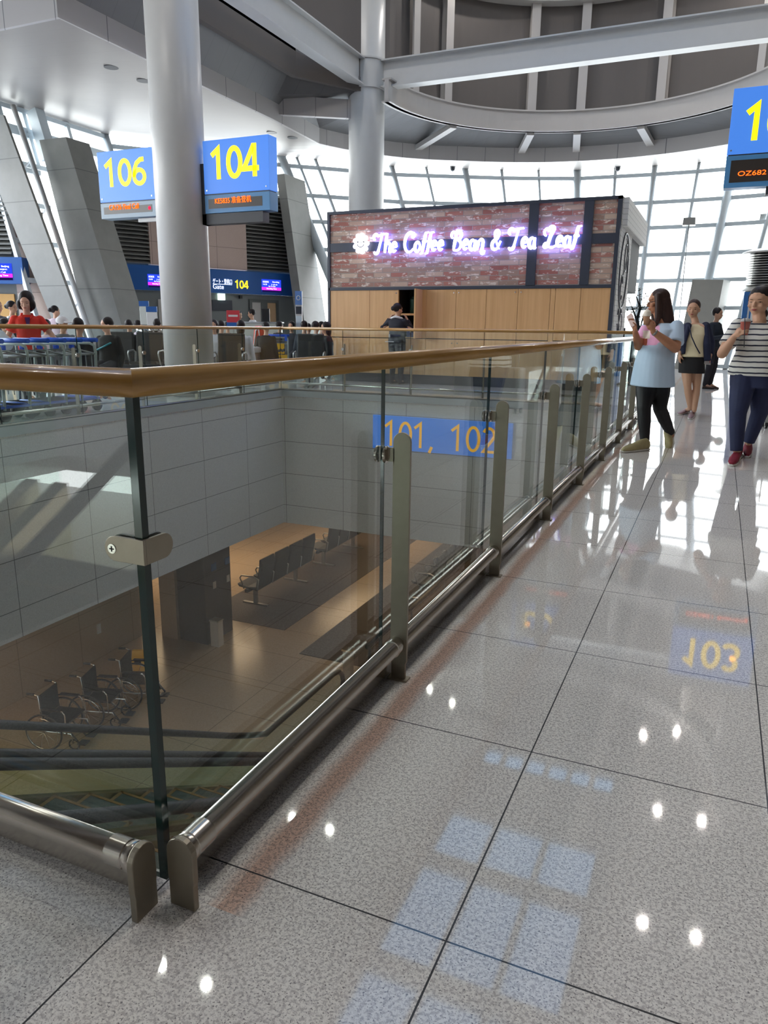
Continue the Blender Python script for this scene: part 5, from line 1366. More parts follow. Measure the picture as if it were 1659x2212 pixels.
def hairmat(name, rgb):
    q = N(name); co = q.coord(); mp = q.n('Mapping'); mp.inputs['Scale'].default_value = (60, 60, 4); q.l(co, mp.inputs[0])
    f = q.noise(mp.outputs[0], 1.0, 2); c = lin(rgb)
    return q.bsdf(q.mix(f, tuple(x*.55 for x in c), tuple(min(1, x*1.5) for x in c)), .5, 0, .3)
M['hair'] = hairmat('black_hair', (34, 27, 27)); M['hair_br'] = hairmat('dark_brown_hair', (62, 44, 40))

from mathutils.bvhtree import BVHTree
def features(t, me, q, s=1.0, wide=1.0, smile=0.0):
    """eyes, brows and lips laid on the finished face surface (me in world coordinates)"""
    bv = BVHTree.FromPolygons([v.co.copy() for v in me.vertices], [tuple(p.vertices) for p in me.polygons])
    fw = (q(0, 1, 0) - q(0, 0, 0)).normalized()
    def on(r, u, lift=.0008):
        o = q(r * wide, .3, u); h = bv.ray_cast(o, -fw)
        return (h[0] if h[0] else q(r * wide, .09, u)) + fw * lift
    lips = MB()
    for k in (-1, 1):
        eyes, brows = MB(), MB()
        P = [on(k*(.0325 + dx), -.002 + .0035*math.sin(PI*(dx + .014)/.028)) for dx in (-.014, -.009, -.004, 0, .004, .009, .014)]
        eyes.tube(P, [.0006*s, .0016*s, .002*s, .0022*s, .002*s, .0018*s, .0008*s], 6)
        c = on(k*.032, -.0035, -.0018*s); eyes.ell(c, .0046*s, seg=10, rings=6)
        P = [on(k*(.016 + .008*i), .0185 + .0045*math.sin(PI*i/5.0) , .0004) for i in range(5)]
        brows.tube(P, [.0012*s, .0022*s, .0022*s, .0018*s, .0008*s], 6)
        make('eye', eyes, M['lash'], t); make('eyebrow', brows, M['brow'], t)
    P = [on(dx, -.0625 + .0015*abs(dx)/.02 + .0012*math.cos(dx*160)) for dx in (-.021, -.014, -.007, 0, .007, .014, .021)]
    lips.tube(P, [.001*s, .0026*s, .0034*s, .0036*s, .0034*s, .0026*s, .001*s], 8)
    P = [on(dx, -.0685 + .003*abs(dx)/.02) for dx in (-.017, -.01, 0, .01, .017)]
    lips.tube(P, [.001*s, .0034*s, .0042*s, .0034*s, .001*s], 8)
    make('lips', lips, M['lip'], t)

class Fig:
    """frame helpers for one figure: f = facing direction on plan"""
    def __init__(self, loc, facing, s=1.0):
        self.o = Vector(loc); f = Vector((facing[0], facing[1], 0)).normalized(); self.f = f; self.r = Vector((f.y, -f.x, 0)); self.u = Vector((0, 0, 1)); self.s = s
    def p(self, r, f, u): return self.o + (self.r * r + self.f * f + self.u * u) * self.s
def head(F, B, c, face, s=1.0, up=None, wide=1.0):
    """adds head, nose, ears and jaw to flesh B; returns frame of the face"""
    face = Vector(face).normalized(); up = Vector(up or (0, 0, 1)); up = (up - face * up.dot(face)).normalized(); rt = face.cross(up)
    R = Matrix((rt, face, up)).transposed()
    def q(r, f, u): return c + (rt * r + face * f + up * u) * s
    B.ell(q(0, -.008, .022), (.074*s*wide, .092*s, .098*s), R)
    B.ell(q(0, .012, -.035), (.062*s*wide, .074*s, .078*s), R)
    B.ell(q(0, .050, -.084), (.030*s*wide, .030*s, .026*s), R)
    B.ell(q(0, .088, -.02), (.012*s, .018*s, .022*s), R); B.ell(q(0, .097, -.033), (.015*s, .014*s, .010*s), R)
    B.ell(q(0, .070, .03), (.052*s*wide, .017*s, .022*s), R)
    B.ell(q(0, .080, -.064), (.026*s, .014*s, .012*s), R)
    for k in (-1, 1):
        B.ell(q(k*.074*wide, -.012, -.012), (.011*s, .02*s, .031*s), R)
        B.ell(q(k*.038*wide, .064, -.03), (.024*s, .02*s, .02*s), R)
    return q, R
def face_pick(q, s=1.0, wide=1.0):
    """material index per face of the body: 1 lips, 2 eyes, 3 brows"""
    spots = []
    for k in (-1, 1):
        spots.append((q(k*.033*wide, .083, -.002), (.0175*s, .0085*s), 2)); spots.append((q(k*.034*wide, .086, .021), (.022*s, .0052*s), 3))
    spots.append((q(0, .092, -.064), (.024*s, .0085*s), 1))
    rt = (q(1, 0, 0) - q(0, 0, 0)).normalized(); up = (q(0, 0, 1) - q(0, 0, 0)).normalized(); fw = rt.cross(up) * -1
    fw = (q(0, 1, 0) - q(0, 0, 0)).normalized()
    def pick(c, n):
        for p, (a, b), i in spots:
            d = c - p
            if abs(d.dot(fw)) < .04*s and (d.dot(rt)/a)**2 + (d.dot(up)/b)**2 < 1 and n.dot(fw) > .1: return i
        return 0
    return pick
def hand(B, w, d, n, side, curl=.5, s=1.0, spread=.0):
    """hand at wrist w, pointing along d, palm facing n; side = +1 puts the thumb along d x n"""
    d = Vector(d).normalized(); n = Vector(n); n = (n - d * n.dot(d)).normalized(); t = d.cross(n) * side
    B.limb([w, w + d*.03*s, w + d*.075*s], [.022*s, .027*s, .028*s], 10)
    for k in (-1, 0, 1): B.ell(w + d*.055*s + t*.020*s*k, (.021*s, .021*s, .015*s), Matrix((d, t, n)).transposed())
    for k, (off, L) in enumerate(((.033, .9), (.0115, 1.0), (-.0105, .94), (-.031, .76))):
        b = w + d*.082*s + t*off*s; dd = (d + t*off*spread*8).normalized(); ang = curl * .45; pts = [b]
        for seg_, ln in enumerate((.040, .027, .021)):
            a = ang; dd2 = dd * math.cos(a) + n * math.sin(a); nn = n * math.cos(a) - dd * math.sin(a)
            dd = dd2; n2 = nn; pts.append(pts[-1] + dd * ln * L * s); ang = curl * .75; n_keep = nn; n = n_keep
        n = n_keep
        B.limb(pts, [.0095*s, .0088*s, .0082*s, .0072*s], 8)
        n = Vector(n_orig) if False else (t.cross(d) * (1 if side > 0 else -1)).normalized()
    tb = w + d*.028*s + t*.026*s
    B.limb([tb, tb + (d*.6 + t*.7 + n*.3).normalized()*.035*s, tb + (d*.6 + t*.7 + n*.3).normalized()*.035*s + (d*.85 + t*.15 + n*.5).normalized()*.03*s, tb + (d*.6 + t*.7 + n*.3).normalized()*.035*s + (d*.85 + t*.15 + n*.5).normalized()*.03*s + (d*.8 - t*.1 + n*.6).normalized()*.024*s], [.013*s, .011*s, .010*s, .0085*s], 8)
def shoe(t, name, heel, toe, mats, h=.07, w=.042, upn=(0, 0, 1), ankle=None):
    """heel, toe on the sole; upper, sole as two meshes"""
    heel = Vector(heel); toe = Vector(toe); d = (toe - heel).normalized(); upn = Vector(upn); upn = (upn - d * upn.dot(d)).normalized(); s = d.cross(upn); L = (toe - heel).length
    B = Flesh(); rows = []
    for k, wd, ht in ((.02, .55, .75), (.12, .72, 1.0), (.3, .70, .95), (.5, .8, .72), (.7, 1.0, .56), (.88, .85, .42), (.985, .4, .26)):
        rows.append((heel + d*(L*k) + upn*(h*ht*.5 + .012), w*wd, h*ht*.5, s, upn))
    B.loft(rows); up_ = put_mesh(name, B.fuse(.007, 2), mats[0], t)
    B = Flesh(); rows = [(heel + d*(L*k) + upn*.010, w*wd*1.06, .011, s, upn) for k, wd in ((.0, .5), (.05, .68), (.15, .78), (.4, .72), (.7, 1.02), (.9, .88), (1.0, .42))]
    B.loft(rows); put_mesh('sole', B.fuse(.006, 1), mats[1], up_)
    return up_
def garment(t, name, rows, sleeves, mat, voxel=.009, smooth=2, extra=None, pick=None):
    B = Flesh(); B.loft(rows)
    for pts, rs in sleeves: B.limb(pts, rs, 14, flat=True); B.ell(pts[0], rs[0]*1.0)
    if extra: extra(B)
    return put_mesh(name, B.fuse(voxel, smooth), mat, t, pick)

def rows_of(F, lst, lean=(0, 0)):
    """lst: (height, half width, half depth, forward shift[, sideways shift])"""
    out = []
    for q in lst:
        z, rx, ry, fs = q[:4]; rs = q[4] if len(q) > 4 else 0
        out.append((F.p(rs, fs, z), rx * F.s, ry * F.s, F.r, F.f))
    return out

# ---- woman in the light blue T-shirt
D1 = (at_z(1385, 975, 0) - CAM).dot(FWD)
DD = D1 + .12
P_ = lambda px, py, dd=0.0: at_d(px, py, DD + dd)
base = at_z(1405, 972, 0); base = Vector((base.x, base.y, 0))
t = thing('person', 'person with long dark hair in a light blue T-shirt, holding phone and ice cream', 'person', base)
F = Fig(base, (-.80, -.60))
hc = P_(1421, 652); face = Vector((-.93, -.37, -.06))
B = Flesh(); q1, R1 = head(F, B, hc, face, 1.06)
nb = P_(1432, 699)
B.limb([nb + Vector((0, 0, -.04)), hc + Vector((0, 0, -.07))], [.058, .05])
sl, sr = P_(1462, 706, -.10), P_(1398, 708, .12)
hipL, hipR = P_(1427, 812, .02), P_(1398, 812, .02)
B.loft([(P_(1411, 826), .17, .13, F.r, F.f), (P_(1413, 800), .185, .15, F.r, F.f), (P_(1416, 770), .155, .135, F.r, F.f), (P_(1424, 738), .16, .13, F.r, F.f), (P_(1430, 712), .17, .09, F.r, F.f), (P_(1432, 702), .07, .06, F.r, F.f)])
elL, wrL = P_(1459, 752, -.20), P_(1411, 716, -.26)
elR, wrR = P_(1379, 748, .02), P_(1372, 716, -.10)
B.limb([sl, elL], [.062, .052]); B.limb([elL, lerp(elL, wrL, .4), wrL], [.052, .046, .03])
B.limb([sr, elR], [.056, .046]); B.limb([elR, lerp(elR, wrR, .4), wrR], [.044, .04, .027])
kR, aR = P_(1391, 882, -.06), P_(1393, 955, -.02)
kL, aL = P_(1426, 884, .02), P_(1449, 938, .16)
for hp, kn, an in ((hipR, kR, aR), (hipL, kL, aL)):
    B.limb([hp, lerp(hp, kn, .5), kn], [.105, .088, .062]); B.limb([kn, lerp(kn, an, .35), an], [.060, .058, .036])
cream = P_(1397, 683, -.30)
up_d = (P_(1397, 672, -.30) - P_(1399, 694, -.30)).normalized()
hand(B, wrL, (cream + Vector((0, 0, -.02)) - wrL), RGT * .2 - FWD * -.9, -1, .75, .95)
phone_c = P_(1364, 692, -.12)
hand(B, wrR, (P_(1368, 693, -.11) - wrR), -FWD * .2 + RGT * -.9, 1, .7, .95)
heelF, toeF = at_z(1401, 972, 0), at_z(1343, 978, 0)
B.limb([aR, heelF + (toeF - heelF)*.28 + Vector((0, 0, .055))], [.036, .03]); B.limb([aL, P_(1451, 945, .16)], [.036, .028])
me_ = B.fuse(.0065, 3); features(t, me_, q1, 1.06, 1.0); put_mesh('body', me_, M['skin_tan'], t)
M['tee'] = plain('light_blue_cotton', (196, 218, 240), .8, 0, .03, 4.0)
M['pink'] = plain('pink_print', (240, 178, 214), .8, 0, .02); M['print_w'] = plain('cream_print', (232, 222, 206), .8, 0, .02); M['print_r'] = plain('brown_print', (180, 96, 70), .8, 0, .02)
pr0, pr1 = P_(1381, 712), P_(1420, 744)
def tee_pick(c, n):
    d = c - CAM; k = d.dot(FWD); px = IW/2 + FPX * d.dot(RGT) / k; py = IH/2 - FPX * d.dot(UPV) / k
    if k > DD + .1 or n.dot(c - CAM) > 0: return 0
    if 1378 < px < 1425 - max(0, py - 738) and 703 < py < 746:
        if 1388 < px < 1398 and 731 < py: return 3
        if 1389 < px < 1404 and 714 < py < 731: return 2
        return 1
    return 0
rows = [(P_(1409, 834), .235, .20, F.r, F.f), (P_(1410, 815), .225, .19, F.r, F.f), (P_(1413, 785), .205, .18, F.r, F.f), (P_(1418, 755), .185, .165, F.r, F.f), (P_(1425, 730), .18, .155, F.r, F.f), (P_(1431, 712), .185, .115, F.r, F.f), (P_(1434, 702), .11, .08, F.r, F.f), (P_(1434, 698), .075, .065, F.r, F.f)]
garment(t, 't_shirt', rows, [([sl, lerp(sl, elL, .78)], [.070, .082]), ([sr, lerp(sr, elR, .72)], [.066, .074])], [M['tee'], M['pink'], M['print_w'], M['print_r']], .009, 3, pick=tee_pick)
M['legging'] = plain('black_leggings', (16, 16, 20), .6)
B = Flesh()
B.loft([(P_(1411, 832), .185, .15, F.r, F.f), (P_(1413, 806), .19, .155, F.r, F.f), (P_(1414, 785), .17, .145, F.r, F.f)])
for hp, kn, an in ((hipR, kR, aR), (hipL, kL, aL)):
    B.limb([hp, lerp(hp, kn, .5), kn, lerp(kn, an, .35), an + Vector((0, 0, .005))], [.115, .10, .071, .067, .046], 14, flat=True)
put_mesh('leggings', B.fuse(.008, 3), M['legging'], t)
B = Flesh(); up = Vector((0, 0, 1))
B.ell(q1(0, -.022, .035), (.088, .105, .102), R1)
cr = q1(0, -.05, .03); hr = (q1(1, 0, 0) - q1(0, 0, 0)).normalized(); hf = (q1(0, 1, 0) - q1(0, 0, 0)).normalized()
B.loft([(q1(0, -.03, .08), .05, .06, hr, hf), (q1(0, -.04, .02), .092, .085, hr, hf), (q1(0, -.055, -.06), .100, .085, hr, hf), (q1(0, -.075, -.14), .11, .082, hr, hf), (q1(0, -.09, -.22), .115, .075, hr, hf), (q1(0, -.11, -.30), .10, .06, hr, hf), (q1(.0, -.125, -.36), .06, .035, hr, hf)])
B.limb([q1(.07, .02, .06), q1(.085, .02, -.05), q1(.088, .0, -.15), q1(.075, .02, -.235)], [.03, .034, .034, .018])
B.limb([q1(-.07, .02, .06), q1(-.085, .02, -.05), q1(-.088, .02, -.15), q1(-.075, .04, -.235)], [.03, .034, .034, .018])
put_mesh('hair', B.fuse(.008, 3), M['hair_br'], t)
mb = MB()
for k in (-1, 1): mb.tube([q1(.036*k + .026*math.cos(a), .096 + .0, -.004 + .019*math.sin(a)) for a in [2*PI*i/16 for i in range(16)]], .0022, 5, closed=True); mb.tube([q1(.062*k, .095, .002), q1(.078*k, .06, .004), q1(.08*k, -.01, .0)], .002, 5)
mb.tube([q1(-.01, .1, 0), q1(.01, .1, 0)], .002, 5); make('glasses', mb, M['black'], t)
wd_ = (elL - wrL).normalized()
mb = MB(); mb.tube([wrL + wd_*.008, wrL + wd_*.03], .034, 16); make('watch', mb, M['alu'], t)
M['creamtop_'] = plain('pale_yellow_laces', (222, 212, 150), .7); M['sneak'] = plain('beige_green_sneaker', (176, 164, 120), .7, 0, .15, 30.0); M['sole'] = plain('white_rubber_sole', (222, 220, 212), .6)
s1 = shoe(t, 'shoe', heelF, toeF, (M['sneak'], M['sole']), .115, .047)
hL, tL = P_(1455, 930, .20), P_(1449, 974, .12)
s2 = shoe(t, 'shoe', hL, tL, (M['sneak'], M['sole']), .11, .047, upn=(-.6, -.5, .3))
def laces(shoe_o, heel, toe, h, mat, stripe):
    heel = Vector(heel); toe = Vector(toe); d = (toe - heel).normalized(); L = (toe - heel).length; sd = Vector((-d.y, d.x, 0)).normalized(); mb = MB()
    for k in (.42, .50, .58, .66):
        z = h * (1.04 - .62*(k - .3)/.4) ; c = heel + d*(L*k) + Vector((0, 0, z)); mb.tube([c - sd*.026 + Vector((0, 0, -.006)), c + Vector((0, 0, .004)), c + sd*.026 + Vector((0, 0, -.006))], .0045, 5)
    make('laces', mb, mat, shoe_o)
laces(s1, heelF, toeF, .115, M['creamtop_'], None)
# ice cream and phone
M['cone'] = plain('wafer_cup', (196, 150, 118), .7); M['cream_w'] = plain('vanilla_cream', (240, 230, 214), .5)
o = thing('ice_cream', 'ice cream in a wafer cup held by the person in light blue', 'food', cream)
mb = MB(); mb.lathe([(.022, -.085), (.034, -.012), (.038, 0)], cream, 18); make('wafer_cup', mb, M['cone'], o)
B = Flesh(); B.ell(cream + Vector((0, 0, .012)), (.044, .044, .028)); B.ell(cream + Vector((.004, 0, .035)), (.036, .036, .026)); B.ell(cream + Vector((0, 0, .054)), (.02, .02, .016)); put_mesh('scoop', B.fuse(.005, 2), M['cream_w'], o)
o = thing('phone', 'pale pink phone held up by the person in light blue', 'phone', phone_c)
ph_u = (P_(1359, 681, -.10) - P_(1369, 703, -.13)).normalized(); ph_n = (RGT*.75 - FWD*-.5).normalized(); ph_n = (ph_n - ph_u*ph_n.dot(ph_u)).normalized(); ph_r = ph_u.cross(ph_n)
T = Matrix((ph_r, ph_n, ph_u)).transposed().to_4x4(); T.translation = phone_c
mb = MB(); mb.cbox((0, 0, 0), (.068, .009, .135), T); make('case', mb, plain('pale_pink_case', (206, 176, 168), .4), o, bevel=.003)
mb = MB(); mb.cbox((0, .005, 0), (.062, .001, .125), T); make('screen', mb, M['black'], o)

# ---- woman in the striped shirt
D3 = (at_z(1590, 1000, 0) - CAM).dot(FWD)
P_ = lambda px, py, dd=0.0: at_d(px, py, D3 + .12 + dd)
base = at_z(1600, 992, 0); base = Vector((base.x, base.y, 0))
t = thing('person', 'person in a black-striped white shirt, blue jeans and dark red shoes, holding a drink cup', 'person', base)
F = Fig(base, (-.22, -.97))
hc = P_(1640, 652); face = Vector((-.42, -.90, -.05))
B = Flesh(); q3, R3 = head(F, B, hc, face, 1.10, wide=1.18)
B.limb([P_(1641, 697), hc + Vector((0, 0, -.07))], [.062, .056])
sR, sL = P_(1594, 703, .0), P_(1684, 704, .02)
elR, wrR = P_(1560, 764, -.05), P_(1586, 727, -.22)
elL, wrL = P_(1692, 766, .05), P_(1660, 790, -.06)
B.loft([(P_(1628, 818), .175, .13, F.r, F.f), (P_(1631, 790), .185, .14, F.r, F.f), (P_(1635, 760), .165, .125, F.r, F.f), (P_(1638, 728), .175, .125, F.r, F.f), (P_(1640, 708), .17, .085, F.r, F.f), (P_(1641, 700), .08, .06, F.r, F.f)])
B.limb([sR, elR], [.06, .05]); B.limb([elR, lerp(elR, wrR, .4), wrR], [.05, .044, .029])
B.limb([sL, elL], [.06, .05]); B.limb([elL, lerp(elL, wrL, .4), wrL], [.05, .044, .029])
cup = P_(1609, 709, -.30)
hand(B, wrR, (P_(1600, 716, -.30) - wrR), FWD*.15 + RGT*.9, 1, .75, .95)
hand(B, wrL, (P_(1648, 803, -.05) - wrL), FWD*.5 - RGT*.6, 1, .5, .95)
hipR, hipL = P_(1606, 818), P_(1648, 818)
kR, aR = P_(1594, 893, -.06), P_(1591, 972, -.02); kL, aL = P_(1640, 893, .08), P_(1617, 955, .22)
for hp, kn, an in ((hipR, kR, aR), (hipL, kL, aL)):
    B.limb([hp, lerp(hp, kn, .5), kn], [.105, .09, .062]); B.limb([kn, lerp(kn, an, .35), an], [.06, .058, .036])
h1, t1 = at_z(1598, 984, 0), at_z(1579, 1008, 0); h2, t2 = at_z(1616, 958, 0) + Vector((0, .0, .03)), at_z(1613, 990, 0)
B.limb([aR, h1 + (t1 - h1)*.25 + Vector((0, 0, .06))], [.036, .03]); B.limb([aL, h2 + (t2 - h2)*.25 + Vector((0, 0, .06))], [.036, .03])
me_ = B.fuse(.0065, 3); features(t, me_, q3, 1.10, 1.18); put_mesh('body', me_, M['skin_b'], t)
q = N('black_striped_white_cotton'); s_ = q.xyz(q.coord('Object'))
wob = q.math('MULTIPLY', q.noise(q.coord(), 6.0, 2.0), .02)
zz_ = q.math('ADD', s_[2], wob)
M['stripe'] = q.bsdf(q.mix(q.line(zz_, .050, .01, .0135), lin((222, 220, 214)), lin((40, 44, 62))), .8)
rows = [(P_(1628, 811), .232, .18, F.r, F.f), (P_(1630, 790), .222, .172, F.r, F.f), (P_(1634, 762), .185, .15, F.r, F.f), (P_(1637, 730), .19, .15, F.r, F.f), (P_(1640, 712), .185, .11, F.r, F.f), (P_(1641, 702), .115, .08, F.r, F.f), (P_(1641, 698), .08, .068, F.r, F.f)]
garment(t, 'striped_shirt', rows, [([sR, lerp(sR, elR, .70)], [.070, .080]), ([sL, lerp(sL, elL, .72)], [.078, .08])], M['stripe'], .009, 3)
mb = MB(); nk = P_(1641, 696); mb.tube([nk + F.r*(.085*math.cos(a)) + F.f*(.07*math.sin(a)) + Vector((0, 0, -.025*math.sin(a) - .005)) for a in [2*PI*i/24 for i in range(24)]], .007, 6, closed=True); make('collar_trim', mb, M['dark'], t)
q = N('dark_blue_denim'); co = q.coord(); M['denim'] = q.bsdf(q.mix(q.noise(co, 5, 4), lin((28, 33, 64)), lin((46, 54, 92))), .75)
def trousers(t, name, F, waist, hips, mat, kw=1.0, voxel=.008):
    B = Flesh(); B.loft(waist)
    for hp, kn, an in hips: B.limb([hp, lerp(hp, kn, .5), kn, lerp(kn, an, .4), an], [.118*kw, .104*kw, .078*kw, .07*kw, .056*kw], 14, flat=True); 
    return put_mesh(name, B.fuse(voxel, 3), mat, t)
trousers(t, 'jeans', F, [(P_(1628, 836), .215, .15, F.r, F.f), (P_(1629, 812), .215, .155, F.r, F.f), (P_(1631, 792), .195, .145, F.r, F.f)], ((hipR, kR, aR + Vector((0, 0, -.01))), (hipL, kL, aL)), M['denim'])
B = Flesh(); B.ell(q3(0, -.029, .049), (.105, .112, .102), R3); B.ell(q3(0, -.105, -.02), (.045, .045, .05), R3); B.limb([q3(.08, .0, .05), q3(.088, -.02, .0)], [.02, .018]); B.limb([q3(-.08, .0, .05), q3(-.088, -.02, .0)], [.02, .018])
put_mesh('hair', B.fuse(.008, 3), M['hair'], t)
M['redshoe'] = plain('dark_red_sneaker', (136, 22, 48), .7, 0, .12, 30.0)
shoe(t, 'shoe', h1, t1, (M['redshoe'], M['sole']), .105, .045); shoe(t, 'shoe', h2, t2, (M['redshoe'], M['sole']), .105, .045)
o = thing('drink_cup', 'clear cup of reddish drink with a dark straw in the striped-shirt person\'s hand', 'cup', cup)
mb = MB(); mb.lathe([(.032, -.06), (.042, .045), (.044, .055), (.044, .06)], cup, 20); make('cup', mb, plain('reddish_iced_drink', (176, 96, 84), .25), o)
mb = MB(); mb.lathe([(.046, .058), (.046, .066), (.03, .085), (.012, .09)], cup, 20); make('lid', mb, M['offwhite'], o)
mb = MB(); mb.tube([cup + Vector((-.012, -.05, .10)), cup + Vector((.012, -.055, -.17))], .004, 6); make('straw', mb, M['dark'], o)

# ---- woman in the navy cardigan
D2 = (at_z(1488, 902, 0) - CAM).dot(FWD)
P_ = lambda px, py, dd=0.0: at_d(px, py, D2 + dd)
base = at_z(1488, 900, 0); base = Vector((base.x, base.y, 0))
t = thing('person', 'person in a navy cardigan, cream top and black shorts walking behind the light blue T-shirt', 'person', base)
F = Fig(base, (-.05, -1))
hc = P_(1498, 668); face = Vector((-.12, -.99, -.05))
B = Flesh(); q2, R2 = head(F, B, hc, face, 1.04, wide=1.05)
B.limb([P_(1503, 698), hc + Vector((0, 0, -.07))], [.05, .046])
B.loft([(P_(1494, 790), .155, .11, F.r, F.f), (P_(1496, 772), .16, .115, F.r, F.f), (P_(1500, 745), .125, .095, F.r, F.f), (P_(1503, 718), .14, .10, F.r, F.f), (P_(1505, 704), .14, .075, F.r, F.f), (P_(1504, 698), .06, .05, F.r, F.f)])
sR, sL = P_(1485, 706), P_(1524, 705); elR, wrR = P_(1473, 740, .02), P_(1469, 764, -.03); elL, wrL = P_(1536, 742, .03), P_(1534, 770, -.06)
for a, b, c in ((sR, elR, wrR), (sL, elL, wrL)): B.limb([a, b], [.045, .038]); B.limb([b, lerp(b, c, .4), c], [.037, .034, .025])
hand(B, wrR, (0, 0, -1), RGT, 1, .45, .92); hand(B, wrL, (-.1, -.3, -.9), -RGT, -1, .8, .92)
hipR, hipL = P_(1484, 790), P_(1504, 790); kR, aR = P_(1485, 833, -.03), P_(1491, 882, .02); kL, aL = P_(1505, 833, -.02), P_(1500, 886, -.02)
for hp, kn, an in ((hipR, kR, aR), (hipL, kL, aL)): B.limb([hp, lerp(hp, kn, .5), kn], [.088, .075, .055]); B.limb([kn, lerp(kn, an, .35), an], [.052, .052, .032])
h1, t1 = at_z(1488, 891, 0), at_z(1465, 897, 0); h2, t2 = at_z(1500, 891, 0), at_z(1490, 907, 0)
B.limb([aR, h1 + (t1 - h1)*.25 + Vector((0, 0, .05))], [.032, .028]); B.limb([aL, h2 + (t2 - h2)*.25 + Vector((0, 0, .05))], [.032, .028])
me_ = B.fuse(.008, 3); features(t, me_, q2, 1.04, 1.05); put_mesh('body', me_, M['skin_b'], t)
M['creamtop'] = plain('cream_blouse', (226, 212, 176), .8, 0, .03); M['navy'] = plain('navy_knit', (30, 36, 62), .85, 0, .08, 20.0)
garment(t, 'blouse', [(P_(1494, 771), .175, .135, F.r, F.f), (P_(1498, 748), .145, .12, F.r, F.f), (P_(1502, 722), .15, .125, F.r, F.f), (P_(1504, 706), .13, .085, F.r, F.f), (P_(1504, 700), .07, .06, F.r, F.f)], [], M['creamtop'], .01, 2)
def cardi(B): pass
Bk = -F.f
garment(t, 'cardigan', [(P_(1508, 784, .07), .20, .09, F.r, F.f), (P_(1507, 760, .06), .18, .095, F.r, F.f), (P_(1506, 730, .05), .175, .10, F.r, F.f), (P_(1505, 708, .03), .165, .085, F.r, F.f), (P_(1505, 700, .03), .09, .06, F.r, F.f)],
        [([sR, elR, lerp(elR, wrR, .8)], [.062, .056, .045]), ([sL, elL, lerp(elL, wrL, .85)], [.064, .058, .046]), ([P_(1524, 706, -.06), P_(1527, 745, -.13), P_(1528, 780, -.12)], [.045, .05, .05]), ([P_(1488, 706, -.06), P_(1478, 740, -.08), P_(1476, 765, -.06)], [.035, .03, .03])], M['navy'], .01, 3)
M['blackcl'] = plain('black_cloth', (20, 19, 22), .8)
B = Flesh(); B.loft([(P_(1494, 806), .18, .13, F.r, F.f), (P_(1494, 786), .175, .13, F.r, F.f), (P_(1496, 766), .155, .115, F.r, F.f)])
put_mesh('shorts', B.fuse(.01, 2), M['blackcl'], t)
mb = MB(); mb.tube([P_(1489, 703, -.11), P_(1494, 728, -.145), P_(1503, 748, -.15), P_(1512, 764, -.14)], .008, 6); make('bag_strap', mb, M['navy'], t)
B = Flesh(); B.ell(q2(0, -.029, .044), (.09, .104, .099), R2); B.ell(q2(.03, -.10, .0), (.045, .045, .045), R2); put_mesh('hair', B.fuse(.01, 2), M['hair_br'], t)
M['mauve'] = plain('mauve_sneaker', (168, 140, 146), .7)
shoe(t, 'shoe', h1, t1, (M['mauve'], M['sole']), .07, .04); shoe(t, 'shoe', h2, t2, (M['mauve'], M['sole']), .07, .04)
pc = P_(1529, 775, -.12)
o = thing('travel_papers', 'folded papers with red markings in the cardigan person\'s hand', 'papers', pc)
T = Matrix((RGT, FWD, UPV)).transposed().to_4x4(); T.translation = pc
mb = MB(); mb.hexa([(-.05, -.01, -.07), (.05, .02, -.08), (.05, .04, -.08), (-.05, .01, -.07), (-.04, -.02, .08), (.04, .0, .07), (.04, .02, .07), (-.04, .0, .08)], T); make('sheet', mb, M['offwhite'], o)
mb = MB(); mb.bar(T @ Vector((-.045, -.022, .02)), T @ Vector((.045, .0, .03)), .006, .02); mb.bar(T @ Vector((.02, -.016, -.06)), T @ Vector((.03, -.016, .06)), .006, .02); make('red_mark', mb, plain('red_mark', (178, 40, 44), .6), o)

